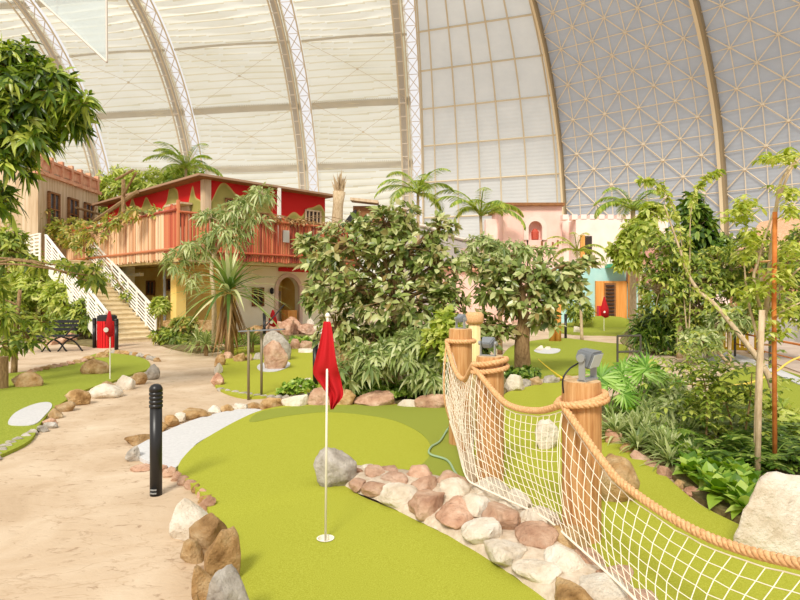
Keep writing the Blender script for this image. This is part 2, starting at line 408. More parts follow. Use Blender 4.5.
for i in range(0, 5):
    m = MB(); nu = 56; ns = 300; vs = []; fs = []
    for a in range(nu+1):
        u = a/nu*(1-1.7/19.7)
        for b_ in range(ns+1):
            s = PTOT*b_/ns
            ph = s/1.15*2*PI
            sag = math.sin(PI*a/nu)
            pleat = .42*(abs(math.sin(ph/2+.9*math.sin(u*3+s*.4)+1.2*sag+i))-.5)*(1.0 if s > PTOT*.2 else .3)*(.7+.5*math.sin(u*9+s*.9+i))
            p = shell(i, u, s, -.6*sag+pleat*sag**.3)
            p.z -= .0
            vs.append(p)
    m.add(vs, [])
    for a in range(nu):
        for b_ in range(ns):
            k = a*(ns+1)+b_; s = PTOT*(b_+.5)/ns; u = (a+.5)/nu; uu = u*(1-1.7/19.7)
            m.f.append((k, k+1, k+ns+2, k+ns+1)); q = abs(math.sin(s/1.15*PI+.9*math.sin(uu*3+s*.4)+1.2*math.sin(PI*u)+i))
            m.mi.append(1 if q < .26 and s > PTOT*.15 else 0)  # faces along the pleat cusps get the painted crease shade
    wn += 1
    struct('wall_back' if i == 0 else 'wall_back.%03d' % i, m, [M['membrane'], M['membrane_crease_shade']], 'cream pleated membrane wall of the hall', smooth=True)
    # seams: two broad grey bands and thinner cords
    m = MB()
    for s in seams:
        wide = .35 if s in (seams[2],) else 1.1
        for q in range(1):
            pts0 = [shell(i, u/12*(1-1.7/19.7), s, .12-.5*math.sin(PI*u/12)) for u in range(13)]
            pts1 = [shell(i, u/12*(1-1.7/19.7), s-wide, .12-.5*math.sin(PI*u/12)) for u in range(13)]
            for k in range(12): m.add([pts0[k], pts0[k+1], pts1[k+1], pts1[k], pts0[k]-Vector((0,-.1,0)), pts0[k+1]-Vector((0,-.1,0)), pts1[k+1]-Vector((0,-.1,0)), pts1[k]-Vector((0,-.1,0))], [(0,3,2,1),(4,5,6,7),(0,1,5,4),(2,3,7,6),(1,2,6,5),(3,0,4,7)])
            if wide > .5:
                for k in range(46):
                    p = shell(i, (k+.5)/46*(1-1.7/19.7), s+.12, .2); m.box(p, (.18,.12,.34))
    struct('trim_1' if i == 0 else 'trim_1.%03d' % i, m, M['seam_band'], 'grey seam bands of the membrane wall')
    # bracing cables with a node
    for k, (s0, s1) in enumerate(((seams[0], seams[1]), (seams[1], seams[2]))):
        m = MB()
        for sg in (0, 1):
            u0, u1 = (.02, .9) if sg else (.9, .02)
            m.tube([shell(i, u0+(u1-u0)*t/8, s0+(s1-s0)*t/8, .55-.4*math.sin(PI*t/8)) for t in range(9)], .035, 4)
        m.box(shell(i, .46, (s0+s1)/2, .2), (.35,.12,.3))
        o = m.build('bracing_cable', M['tan_steel']); tag(o, 'thin crossed bracing cables with a small node stretched over the cream membrane', 'cable', 'bracing cables over the membrane wall')
# end dome: frame of square bays, then triangulated bays
def sheet(i, mat, name):
    m = MB(); nu = 8; ns = 60; vs = []; fs = []
    for a in range(nu+1):
        for b_ in range(ns+1): vs.append(shell(i, a/nu, PTOT*b_/ns))
    for a in range(nu):
        for b_ in range(ns):
            k = a*(ns+1)+b_; fs.append((k, k+1, k+ns+2, k+ns+1))
    m.add(vs, fs); return struct(name, m, mat, 'grey corrugated cladding of the dome end', smooth=True)
def corrug(mat, sc):
    nt = mat.node_tree; L = nt.links; b = nt.nodes['Principled BSDF']
    tc = N(nt, 'ShaderNodeTexCoord'); wv = N(nt, 'ShaderNodeTexWave', Scale=sc, Distortion=1.0); wv.bands_direction = 'Z'
    bp = N(nt, 'ShaderNodeBump', Strength=.25, Distance=.1)
    L.new(tc.outputs['Object'], wv.inputs[0]); L.new(wv.outputs['Fac'], bp.inputs['Height']); L.new(bp.outputs[0], b.inputs['Normal'])
corrug(M['grey_sheet'], .55); corrug(M['pale_sheet'], .55)
sheet(5, M['pale_sheet'], 'wall_right')
sheet(6, M['grey_sheet'], 'wall_right.001')
sheet(7, M['grey_sheet'], 'wall_right.002')
def sag_line(i, s, off, n=10): return [shell(i, k/n, s, off) for k in range(n+1)]
fr = empty('roof_frame', RIB[5]+Vector((8,-6,0)), 'tan square lattice frame on the pale wall right of the last white arch', 'frame')
fr['kind'] = 'structure'
m = MB()
step = 6.2; s = 3
while s < PTOT: m.tube(sag_line(5, s, .25), .15, 5); s += step
fr_parts = [m.build('purlin', M['tan_steel'])]
m = MB()
for u in (.02, .11, .28, .44, .59, .77, .97):
    m.tube([shell(5, u-.02+.02*k/30, PTOT*k/30, .35) for k in range(31)], .13, 5)
fr_parts.append(m.build('mullion', M['tan_steel']))
for o in fr_parts: o.parent = fr; o.location = -fr.location
for idx, (i, nc) in enumerate(((6, 9), (7, 15))):
    fr = empty('roof_frame', RIB[i]+Vector((8,-6,0)), ['tan triangulated lattice between the two brown ribs', 'tan triangulated lattice right of the rightmost brown rib'][idx], 'frame')
    fr['kind'] = 'structure'
    ds = 2.7; nr = int(PTOT/ds)
    m = MB()
    for r in range(nr+1): m.tube(sag_line(i, r*ds, .25, nc), .08, 4)
    a = m.build('purlin', M['lattice'])
    m = MB()
    for c in range(nc+1): m.tube([shell(i, c/nc, r*ds, .25) for r in range(nr+1)], .08, 4)
    b = m.build('mullion', M['lattice'])
    m = MB(); nd = MB()
    for c in range(nc):
        for r in range(nr):
            if (c+r) % 2 == 0: m.tube([shell(i, c/nc, r*ds, .25), shell(i, (c+1)/nc, (r+1)*ds, .25)], .095, 4)
            else: m.tube([shell(i, (c+1)/nc, r*ds, .25), shell(i, c/nc, (r+1)*ds, .25)], .095, 4)
            if (c+r) % 2 == 0: nd.lathe(shell(i, c/nc, r*ds, .3), [(.1,-.2),(.24,-.1),(.24,.1),(.1,.2)], 6)
    d = m.build('diagonal_brace', M['lattice']); e = nd.build('node', M['lattice'])
    for o in (a, b, d, e): o.parent = fr; o.location = -fr.location
# brown ribs between the dome segments
M['brown_rib'] = solid('brown_rib', srgb(150,132,102), .7); M['cream_rib'] = solid('cream_rib', srgb(218,200,166), .6)
for i, wd, lb in ((6, .32, 'slim tan rib dividing the square lattice from the triangulated lattice'), (7, .45, 'broad tan and brown rib running down the triangulated dome end')):
    t = empty('steel_rib', RIB[i], lb, 'rib'); t['kind'] = 'structure'
    side = Vector((-RN[i].y, RN[i].x, 0))
    for nm, s0, s1, mt in (('flange', -wd, 0, 'cream_rib'), ('web', 0, wd*.8, 'brown_rib')):
        m = MB()
        n = 46; vs = []; fs = []
        for k in range(n+1):
            for off in (-.3, 1.1):
                for q in (s0, s1): vs.append(shell(i-1, 1, PTOT*k/n, off)+side*-q*(-1))
        for k in range(n):
            a = 4*k; b = a+4
            fs += [(a, b, b+1, a+1), (a+2, a+3, b+3, b+2), (a, a+2, b+2, b), (a+1, b+1, b+3, a+3)]
        m.add(vs, fs); o = m.build(nm, M[mt]); recalc(o); o.parent = t; o.location = -t.location
# white glazed lattice arches between the membrane bays
alab = ['leftmost lattice arch, hidden low behind the leafy tree at the left edge', 'first lattice arch from the left rising to the top left corner', 'second white lattice arch from the left, behind the palm over the shack roof', 'third white lattice arch from the left, above the red house', 'fourth white lattice arch, nearly upright beside the square lattice wall']
alab = ['white lattice arch beyond the left edge', alab[1], alab[2], alab[3], alab[4]]
for i in range(1, 6):
    t = empty('lattice_arch', RIB[i], alab[i-1], 'arch'); t['kind'] = 'structure'
    Wd = 3.5; dirv = (RIB[i]-RIB[i-1]).normalized()
    n = 72
    def ap(q, s, off): return shell(i-1, 1, s, off)-dirv*(Wd*(1-q))
    parts = []
    m = MB()
    for q, rr in ((.02, .15), (.34, .13)): m.tube([ap(q, PTOT*k/n, 1.2) for k in range(n+1)], rr, 5)
    parts.append(m.build('walkway_chord', M['tan_steel']))
    m = MB()
    vs = []; fs = []
    for k in range(n+1): vs += [ap(.02, PTOT*k/n, .3), ap(.34, PTOT*k/n, .3)]
    for k in range(n): fs.append((2*k, 2*k+2, 2*k+3, 2*k+1))
    m.add(vs, fs); parts.append(m.build('grey_web', M['grey_band']))
    m = MB(); vs = []; fs = []
    for k in range(n+1): vs += [ap(.34, PTOT*k/n, .05), ap(.46, PTOT*k/n, .05)]
    for k in range(n): fs.append((2*k, 2*k+2, 2*k+3, 2*k+1))
    m.add(vs, fs); parts.append(m.build('membrane_edge', M['membrane']))
    m = MB(); k = 0; s = 1
    while s < PTOT-1:
        m.tube([ap(0, s, 1.25), ap(.36, s, 1.25)], .09, 4); s += 2.3
    parts.append(m.build('rung', M['white_steel']))
    m = MB()
    for q, rr in ((.46, .09), (1.0, .13)):
        m.tube([ap(q, PTOT*k/n, .8) for k in range(n+1)], rr, 5)
    parts.append(m.build('glazing_chord', M['tan_steel']))
    m = MB(); s = 1; a = 0
    while s < PTOT-3:
        m.tube([ap(.46, s, .8), ap(1, s+2.6, .8)], .075, 4); m.tube([ap(1, s, .8), ap(.46, s+2.6, .8)], .075, 4)
        m.tube([ap(.46, s, .8), ap(1, s, .8)], .06, 4); s += 2.6
    parts.append(m.build('lattice_brace', M['white_steel']))
    m = MB(); vs = []; fs = []
    for k in range(n+1): vs += [ap(.44, PTOT*k/n, .1), ap(.99, PTOT*k/n, .1)]
    for k in range(n): fs.append((2*k, 2*k+2, 2*k+3, 2*k+1))
    m.add(vs, fs); parts.append(m.build('glazing_strip', M['glazing']))
    for o in parts: o.parent = t; o.location = -t.location
# hanging translucent screen at top left
def film_mat():
    m, nt, b = newmat('film'); L = nt.links
    t = N(nt, 'ShaderNodeBsdfTransparent'); t.inputs[0].default_value = (.98,.99,.98,1)
    b.inputs['Base Color'].default_value = c4(srgb(204,214,214)); b.inputs['Roughness'].default_value = .3
    ms = N(nt, 'ShaderNodeMixShader'); ms.inputs[0].default_value = .45
    L.new(t.outputs[0], ms.inputs[1]); L.new(b.outputs[0], ms.inputs[2]); L.new(ms.outputs[0], nt.nodes['Material Output'].inputs[0]); return m
M['film'] = film_mat()
Yf = 26
fp = [P(2,-60,Yf+4), P(40,0,Yf+2), P(107,62,Yf), P(106,-60,Yf)]
t = empty('hanging_screen', fp[2], 'translucent pale film screen hanging in the top left corner', 'screen')
m = MB(); o = Vector((0,.03,0)); m.add([p for p in fp]+[p+o for p in fp], [(0,1,2,3),(7,6,5,4),(0,4,5,1),(1,5,6,2),(2,6,7,3),(3,7,4,0)])
a = m.build('film', M['film']); m = MB()
m.tube([fp[0], fp[1], fp[2]], .06, 5); m.tube([fp[2], fp[3]], .05, 5); m.tube([P(57,-60,Yf+1.6), P(57,16,Yf+1.6)], .03, 4)
b = m.build('edge_rail', M['white_steel'])
for q in (a, b): q.parent = t; q.location = -t.location

# ---------------------------------------------------------------- turf, sand, beds
def surf(name, pp, mat, z, z0=-.02, label=None, cat=None, k=4, holes=(), kind=None):
    m = MB(); lo = pxloop(pp, z, k); m.poly([(p.x, p.y) for p in lo], z0, z, holes)
    o = m.build(name, mat)
    if kind: o['kind'] = kind
    return tag(o, label, cat)
TZ = .06
hole = G(325.5, 535, TZ)
near = [(178,470),(200,492),(211,516),(226,548),(238,590),(246,660),(262,760),(520,760),(600,640),(556,600),(500,561),(450,530),(400,508),(352,487),(362,470),(410,476),(446,480),(472,484),(462,468),(458,440),(452,408),(400,404),(340,404),(290,405),(262,410),(238,420),(206,438),(188,452)]
loop = pxloop(near, TZ); hl = [(hole.x+.058*math.cos(2*PI*k/20), hole.y+.058*math.sin(2*PI*k/20)) for k in range(20)]
ca = G(205,514); cb = G(345,487); cdir = (cb-ca).normalized(); cn = Vector((cdir.y, -cdir.x, 0))
HC = .035
def near_h(x, y):
    d = (Vector((x, y, 0))-ca).dot(cn)
    def ss(v): v = max(0, min(1, v)); return v*v*(3-2*v)
    return TZ-(TZ-HC)*ss(d/.32)+.012*ss(d/.5)*noise.noise(Vector((x*1.3, y*1.3, 0)))
HC = near_h(hole.x, hole.y)
m = turf_mesh('golf_green', loop, hl, 0, near_h, M['turf'])
t = m.build('golf_green', M['turf'], smooth=True); tag(t, 'large lime green putting turf in the foreground with the cup and red flag', 'golf green')
ct = [(-1,0)]
zz = TZ+.004
el = [G(330+95*math.cos(a/28*2*PI), 442+25*math.sin(a/28*2*PI), zz) for a in range(28)]
# darker fringe turf around the putting circle
frng = pxloop([(262,411),(300,406),(340,405),(400,405),(451,409),(457,440),(461,466),(470,483),(440,479),(412,474),(428,458),(430,444),(416,430),(385,418),(330,412),(285,416),(250,422)], zz)
m = MB(); m.poly([(p.x,p.y) for p in frng], TZ-.01, zz); m.build('fringe_turf', M['turf_fringe'], t)
# cup
c = empty('golf_cup', (hole.x, hole.y, 0), 'white lined golf hole cup sunk in the near green', 'golf cup')
m = MB(); n = 20; vs = []; fs = []
for r, z in ((.064, HC+.005), (.054, HC+.005), (.054, .006), (.062, .001)):
    for k in range(n): vs.append((r*math.cos(2*PI*k/n), r*math.sin(2*PI*k/n), z))
for i in range(3):
    for k in range(n): fs.append((i*n+k, i*n+(k+1)%n, (i+1)*n+(k+1)%n, (i+1)*n+k))
fs.append(tuple(2*n+k for k in range(n)))
m.add(vs, fs); m.build('liner', M['pole'], c, smooth=False)
surf('bunker', [(176,467),(196,444),(222,430),(262,411),(240,409),(205,416),(172,428),(138,445),(134,452),(150,462)], M['sand'], .045, label='white bunker patch beside the near green and black bollard', cat='bunker')
surf('golf_green', [(500,492),(482,474),(474,440),(486,408),(508,392),(530,386),(560,380),(592,386),(606,405),(606,430),(632,447),(655,466),(684,492),(706,508),(750,530),(800,560),(860,600),(1000,760),(760,760),(700,680),(640,608),(562,528)], M['turf'], .04, label='long lime green lane behind the rope net', cat='golf green')
surf('golf_green', [(222,352),(244,349),(290,348),(313,350),(325,362),(330,384),(296,392),(252,397),(226,392),(214,382),(220,366)], M['turf'], .04, label='small green with the upright boulder, beyond the bunker', cat='golf green')
surf('golf_green', [(222,351),(236,346),(262,343),(292,343),(290,347),(244,348)], M['turf_far'], .03, label='thin sliver of turf behind the upright boulder', cat='golf green')
surf('bunker', [(257,367),(262,371),(277,371),(289,366),(289,362),(280,361),(262,363)], M['sand'], .05, label='small white patch at the foot of the upright boulder', cat='bunker')
surf('golf_green', [(-60,380),(0,374),(40,370),(66,364),(84,358),(100,353),(130,355),(147,360),(149,368),(132,374),(110,382),(84,390),(66,400),(50,412),(40,424),(30,440),(0,455),(-60,480)], M['turf_far'], .04, label='left green winding past the round boulders', cat='golf green')
surf('bunker', [(8,422),(16,412),(34,404),(48,402),(52,406),(44,416),(34,424),(14,425)], M['sand'], .05, label='white patch on the left green near the left edge', cat='bunker')
surf('golf_green', [(498,372),(505,352),(520,343),(560,338),(600,342),(625,345),(628,356),(612,366),(590,372),(552,376),(520,378)], M['turf_far'], .04, label='middle green seen between the second and third rope posts', cat='golf green')
surf('bunker', [(534,350),(546,348),(560,349),(556,353),(540,353)], M['sand'], .05, label='white patch with stones on the middle green', cat='bunker')
surf('golf_green', [(708,398),(716,380),(732,370),(760,366),(790,372),(830,388),(860,420),(760,420)], M['turf_far'], .03, label='right green behind the slender shrubs', cat='golf green')
surf('sand_path', [(700,364),(722,352),(744,356),(772,366),(810,382),(870,404),(870,414),(790,380),(752,364),(724,360)], M['sand'], .05, label='pale kerb curving beside the brown road', cat='kerb')
M['road'] = ramped('road', [(.3, srgb(178,156,140)), (.7, srgb(202,184,168))], scale=1, rough=.9, bump=.2)
surf('road', [(672,318),(700,330),(740,348),(800,372),(900,400),(1000,360),(900,318),(780,309),(700,310)], M['road'], .03, label='brown-grey road curving behind the right green', cat='road')
# beds of soil
bedlab = ['soil bed under the big rubber-leaf shrub', 'soil bed under the plants left of the boulder', 'planting bed in front of the house', 'planting bed at the far left below the branches', 'planting bed beyond the middle green', 'soil ring under the small rubber tree']
for pp, lb in (([(330,402),(322,380),(326,352),(345,338),(400,332),(460,336),(474,352),(500,372),(508,388),(488,404),(450,406),(400,403)], bedlab[0]),
               ([(607,428),(604,400),(640,392),(700,398),(780,412),(900,440),(1000,560),(880,610),(800,552),(752,524),(700,498),(660,464)], bedlab[1]),
               ([(160,344),(200,352),(250,345),(300,342),(330,336),(330,322),(250,318),(170,326),(155,335)], bedlab[2]),
               ([(-80,344),(0,340),(60,342),(104,346),(110,336),(100,322),(40,318),(-80,320)], bedlab[3]),
               ([(620,340),(655,352),(700,352),(720,336),(690,322),(640,326)], bedlab[4])):
    surf('planting_bed', pp, M['soil'], .05, label=lb, cat='planting bed')
# ---------------------------------------------------------------- rocks
def rock_mesh(seed, sub=3, cuts=9, rough=.05, cut=(.62,.9)):
    rs = random.Random(seed); b = bmesh.new(); bmesh.ops.create_icosphere(b, subdivisions=sub, radius=1)
    pl = []
    for _ in range(cuts):
        n = Vector((rs.gauss(0,1), rs.gauss(0,1), rs.gauss(0,1))).normalized(); pl.append((n, rs.uniform(*cut)))
    off = Vector((seed*3.1, seed*1.7, 0))
    for v in b.verts:
        for n, d in pl:
            q = v.co.dot(n)
            if q > d: v.co -= n*(q-d)*.85
        v.co *= 1+rough*2*noise.noise(v.co*1.6+off)+rough*noise.noise(v.co*4+off)+rough*.4*noise.noise(v.co*11+off)
        if v.co.z < -.55: v.co.z = -.55-(v.co.z+.55)*.1
    me = bpy.data.meshes.new('rock'); b.to_mesh(me); b.free()
    me.polygons.foreach_set('use_smooth', [True]*len(me.polygons)); return me
RMESH = [rock_mesh(i+1, 4, 16, .07, (.48,.82)) for i in range(12)]
RANG = [rock_mesh(i+70, 4, 13, .05, (.35,.75)) for i in range(6)]
RROUND = [rock_mesh(i+40, 4, 10, .06, (.62,.92)) for i in range(6)]
def rock(pos, d, mat, label, group=None, rz=None, mesh=None, name='rock', cat='rock', sink=.5, tilt=.15):
    """pos = ground contact point, d = full size (x,y,z)"""
    me = (mesh or random.choice(RMESH)).copy(); me.materials.clear(); me.materials.append(M[mat])
    o = bpy.data.objects.new(name, me); COL.objects.link(o)
    rz = R(0, 6.28) if rz is None else rz
    mt = Matrix.Rotation(R(-tilt,tilt), 4, 'X') @ Matrix.Rotation(R(-tilt,tilt), 4, 'Y') @ Matrix.Rotation(rz if isinstance(rz, float) else 0, 4, 'Z')
    me.transform(mt)
    xs = [v.co.x for v in me.vertices]; ys = [v.co.y for v in me.vertices]; zs = [v.co.z for v in me.vertices]
    me.transform(Matrix.Translation((-(max(xs)+min(xs))/2, -(max(ys)+min(ys))/2, -min(zs)-(max(zs)-min(zs))*(1-sink)*.12)))
    me.transform(Matrix.Diagonal((d[0]/(max(xs)-min(xs)), d[1]/(max(ys)-min(ys)), d[2]/(max(zs)-min(zs)), 1)))
    o.location = pos; tag(o, label, cat, group); return o
def prock(x0, x1, y0, y1, mat, label, group=None, z=0, dep=.9, **k):
    """rock from its box in the picture: base at row y1"""
    g0 = G((x0+x1)/2, y1, z); wdt = (x1-x0)*g0.y/F; h = (y1-y0)*g0.y/F
    dp = wdt*dep
    # visible height includes the depth foreshortening
    h = max(h-dp*.5*(CH-z-h)/g0.y, h*.55)
    return rock((g0.x, g0.y+dp*.45, z-.01), (wdt, dp, h*1.05), mat, label, group, **k)
# edging of the near green's left side
prock(166,205,496,540,'rock_pale','large pale rough stone by the black bollard, at the path edge', rz=0.3, mesh=RANG[3], dep=1.1)
prock(184,222,508,562,'rock_tan','tall split ochre stone with a flat top at the path edge', rz=1.0, sink=.3, mesh=RANG[0])
prock(196,235,526,594,'rock_tan','tall dark-sided ochre stone, second nearest of the path edge', rz=2.2, sink=.3, mesh=RANG[1])
prock(202,248,562,650,'rock_grey','nearest grey-topped stone at the bottom edge of the picture', rz=.5, sink=.3, mesh=RANG[2])
prock(180,206,590,690,'rock_tan','ochre stone at the bottom edge, left of the grey-topped stone', rz=1.5)
prock(176,200,534,566,'rock_tan','squat ochre stone wedged left of the tall split stone', rz=.9, mesh=RANG[4], sink=.3)
prock(190,216,560,612,'rock_tan','dark ochre stone wedged left of the nearest grey-topped stone', rz=2.9, mesh=RANG[5], sink=.3)
prock(196,214,494,514,'rock_pink','small red-brown stone ending the cobble row above the large pale rough stone', mesh=RANG[0])
gl = 'small reddish cobble in the curved row beside the white bunker'
for i, (x, y) in enumerate([(166,470),(173,473),(180,477),(187,481),(194,485),(200,489),(205,494),(208,500)]):
    s = R(11,15); prock(x-s/2-5, x+s/2-5, y-7, y+5, random.choice(['rock_pink','rock_tan','rock_pink']), gl, 'reddish cobbles beside the white bunker')
prock(126,149,463,472,'rock_pink','flat brick-red stone left of the black bollard')
prock(122,140,444,462,'rock_grey','small rough grey-brown stone left of the white bunker')
prock(120,150,432,446,'rock_tan','long tan stone at the left tip of the white bunker')
for x0, x1, y0, y1, mt in ((150,166,420,432,'rock_tan'),(160,176,414,428,'rock_tan'),(170,184,411,423,'rock_pale'),(180,210,407,420,'rock_tan'),(206,220,405,415,'rock_pale'),(218,234,403,414,'rock_tan'),(231,246,402,412,'rock_pale'),(244,262,401,409,'rock_tan')):
    prock(x0, x1, y0, y1, mt, 'tan edging stone in the row behind the white bunker', 'edging stones behind the white bunker')
for x0, x1, y0, y1, mt, lb in ((258,284,396,410,'rock_tan','tan wedge stone left end of the rear edge of the near green'),(280,308,393,410,'rock_pale','pale flat stone behind the near green, left of the big round one'),
        (307,333,386,409,'rock_pink','round pink boulder directly behind the red flag'),(328,356,388,409,'rock_tan','rounded tan boulder just right of the red flag'),
        (352,398,390,410,'rock_pink','wide pink-grey boulder behind the near green'),(396,420,398,411,'rock_pale','low pale boulder between two pink boulders behind the near green'),
        (414,450,392,412,'rock_pink','pointed pink boulder at the foot of the first rope post')):
    prock(x0, x1, y0, y1, mt, lb, dep=.6)
prock(312,356,444,488,'rock_grey','upright speckled grey boulder standing on the near green', z=.05, rz=0.0, mesh=RROUND[0], sink=.3, dep=.7)
# cobble wall in mortar under the net
wl_low = [(338,482),(370,494),(402,508),(450,532),(500,561),(556,600),(610,642),(690,720)]
wl_up  = [(352,471),(380,474),(412,478),(446,484),(480,490),(514,508),(556,530),(600,570),(650,610),(740,700)]
lo = [G(a, b, TZ) for a, b in wl_low]; up = [G(a, b, .05) for a, b in wl_up]
def along(pts, t):
    L_ = [0]
    for i in range(1, len(pts)): L_.append(L_[-1]+(pts[i]-pts[i-1]).length)
    s = t*L_[-1]
    for i in range(1, len(pts)):
        if s <= L_[i]+1e-9: return pts[i-1].lerp(pts[i], (s-L_[i-1])/(L_[i]-L_[i-1]))
    return pts[-1]
cw = empty('cobble_wall', lo[0], 'low curved kerb of pink and white cobbles set in mortar under the net', 'stone kerb')
m = MB(); n = 60; vs = []; fs = []
for k in range(n+1):
    a = along(lo, k/n); b = along(up, k/n)
    for q, z in ((-.03,.0),(.02,.05),(.25,.09),(.6,.11),(.95,.09),(1.06,0)):
        p = a.lerp(b, q); p.z = z+TZ*.6+.015*noise.noise(p*9); vs.append(p)
for k in range(n):
    for j in range(5): i0 = k*6+j; fs.append((i0, i0+6, i0+7, i0+1))
fs.append(tuple(range(6))); fs.append(tuple(range(n*6+5, n*6-1, -1)))
m.add(vs, fs); mo = m.build('mortar_bed', M['mortar'], smooth=True); mo.parent = cw; mo.location = -cw.location
random.seed(11)
TL = sum((lo[i+1]-lo[i]).length for i in range(len(lo)-1))
for row, q0 in enumerate((.12, .48, .84)):
    t = .0+.012*row
    while t < .985:
        a = along(lo, t); b = along(up, t); wd = (b-a).length
        ln = min(.32, wd*R(.34,.62)); dp = min(wd*.39, ln)*R(.95,1.15)
        tc = t+ln/2/TL; a = along(lo, min(1,tc)); b = along(up, min(1,tc)); p = a.lerp(b, q0+R(-.04,.04))
        tn = along(lo, min(1,tc+.01))-along(lo, max(0,tc-.01)); rz = math.atan2(tn.y, tn.x)
        o = rock((0,0,0), (ln*1.02, dp*1.04, min(ln,dp)*R(.5,.62)), random.choice(['rock_pink','rock_pink','rock_pale','rock_pale','rock_tan','rock_pink','rock_pale']), None, name='cobble', cat=None, mesh=random.choice(RMESH))
        o.rotation_euler.z = rz+R(-.15,.15); o.parent = cw
        o.location = Vector((p.x, p.y, [.05,.085,.075][row]))-cw.location
        t += (ln*.99)/TL
# rocks beyond the net
prock(536,560,417,450,'rock_pale','pale rock standing on the lane, seen through the net between the second and third posts', z=.03)
prock(596,647,455,505,'rock_tan','craggy ochre rock lying on the lane, right of the third post', z=.03, rz=1.1)
prock(743,868,466,566,'rock_pale','big smooth cream boulder at the right edge beside the lane', rz=.2, mesh=RROUND[4], dep=.45, sink=.3, tilt=.02)
prock(506,527,373,393,'rock_pale','pale angular rock at the foot of the small rubber tree')
for x0,x1,y0,y1 in ((600,612,422,434),(607,628,428,447),(622,640,442,456),(634,652,450,464),(646,664,460,471),(660,678,464,480),(676,690,478,490),(688,702,486,498)):
    prock(x0,x1,y0,y1,random.choice(['rock_pink','rock_pink','rock_tan']),'rounded pink edging stone between the lane and the leafy bed','edging stones of the leafy bed by the lane')
for x0,x1,y0,y1 in ((520,532,378,388),(530,545,376,387),(544,562,374,385),(560,575,374,383)):
    prock(x0,x1,y0,y1,random.choice(['rock_grey','rock_tan']),'low grey edging stone at the far edge of the lane','edging stones at the far edge of the lane')
# small green beyond the bunker
prock(261,287,338,371,'rock_pink','upright pink boulder standing on its white patch', rz=.2, mesh=RROUND[3], sink=.2, dep=.6)
prock(260,290,330,362,'rock_grey','grey speckled boulder behind the upright pink one', dep=.5, mesh=RROUND[1])
for x0,x1,y0,y1,mt in ((209,223,372,387,'rock_pink'),(213,222,362,375,'rock_pale'),(213,225,353,367,'rock_tan'),(220,232,351,360,'rock_pink'),(232,244,352,363,'rock_tan'),(243,252,353,362,'rock_tan'),(252,262,352,361,'rock_grey')):
    prock(x0,x1,y0,y1,mt,'rough tan stone in the ring around the small green','ring stones of the small green', dep=.7)
for k in range(16):
    x = 216+k*7.2; y = 388+9*math.sin(PI*(k+1)/18)+ (0 if k<13 else -3)
    prock(x,x+9,y-3,y+2,'rock_grey','thin flat slate edging the front of the small green','thin slates edging the small green', dep=.5)
for x0,x1,y0,y1,mt in ((288,300,338,350,'rock_pink'),(299,312,340,350,'rock_pink'),(296,320,348,354,'rock_pale'),(318,332,350,362,'rock_grey'),(338,351,345,372,'rock_tan'),(298,314,377,390,'rock_pale')):
    prock(x0,x1,y0,y1,mt,'loose rock beside the small green, near the black bollard behind the flag','loose rocks right of the small green', dep=.6)
for k in range(9):
    x = 206+k*9; y=349-4*math.sin(PI*k/10)-(k*.4)
    prock(x,x+10,y-4,y+1,random.choice(['rock_pale','rock_tan']),'pale edging stone of the turf sliver behind the upright boulder','edging stones behind the upright boulder', dep=.5)
# rock bank before the arched door
random.seed(21)
for x0,x1,y0,y1,mt in ((238,262,316,334,'rock_tan'),(248,272,322,340,'rock_tan'),(258,286,308,328,'rock_grey'),(272,292,302,326,'rock_grey'),(284,300,318,336,'rock_grey'),(288,312,314,334,'rock_grey'),(304,322,318,331,'rock_pale'),(286,298,306,318,'rock_grey'),(228,244,326,338,'rock_tan'),(214,230,328,340,'rock_tan'),(300,310,308,320,'rock_pale')):
    g = G((x0+x1)/2, 337); wdt = (x1-x0)*g.y/F; h = (y1-y0)*g.y/F; zb = max(0, CH-(y1-HZ)*(g.y+1)/F)
    rock((g.x, g.y+1+R(-.5,.7), 0), (wdt*.95, wdt*.7, h*.6+zb*.7), {'rock_grey':'rock_pink'}.get(mt, mt), 'grey-brown rock piled in the bank below the arched door', 'rocks piled below the arched door')
# left green rocks
for x0,x1,y0,y1,mt,lb in ((76,105,358,376,'rock_tan','big round brown boulder on the left green'),(84,117,382,399,'rock_pale','flat grey boulder in the front edge of the left green'),(61,86,388,406,'rock_tan','large rounded tan boulder left of the flat grey boulder'),
    (98,113,380,392,'rock_tan','small tan boulder overlapping the flat grey boulder'),(52,72,400,412,'rock_tan','oval tan boulder below the large rounded one'),(45,60,407,419,'rock_tan','small ochre boulder above the slates of the left green'),
    (40,54,417,425,'rock_pink','small red-brown stone at the head of the slates'),(114,132,374,390,'rock_pale','pale angular boulder in the front edge of the left green'),(128,145,371,385,'rock_tan','brown boulder near the right tip of the left green'),
    (142,158,363,380,'rock_grey','grey boulder closing the right tip of the left green'),(6,38,371,389,'rock_tan','dark tan rocks at the left edge behind the left green'),(94,107,351,359,'rock_tan','brown rock at the rear edge behind the big round boulder'),(79,93,355,362,'rock_tan','dark low rock left of the rear brown rock')):
    prock(x0,x1,y0,y1,mt,lb,dep=.7,mesh=random.choice(RROUND))
for k in range(10):
    t = k/9; x = 40+22*math.sin(t*2.2)*(-1)+R(-2,2)-t*36+8; y = 425+t*32
    prock(x-7,x+7,y-4,y+4,'rock_grey','flat grey slate edging the front of the left green','flat slates of the left green', dep=.6)
for k in range(15):
    x = 106+k*3.6; y = 352+ (k/15)**2*9
    prock(x-4,x+4,y-3,y+2,random.choice(['rock_tan','rock_grey']),'small flat stone along the rear edge of the left green','small stones along the rear of the left green', dep=.6)
for k in range(9):
    x = 30+k*6.5; y = 372-k*1.3
    prock(x-5,x+5,y-4,y+2,random.choice(['rock_tan','rock_pink']),'dark flat stone along the left rear edge of the left green','dark stones behind the left green', dep=.6)
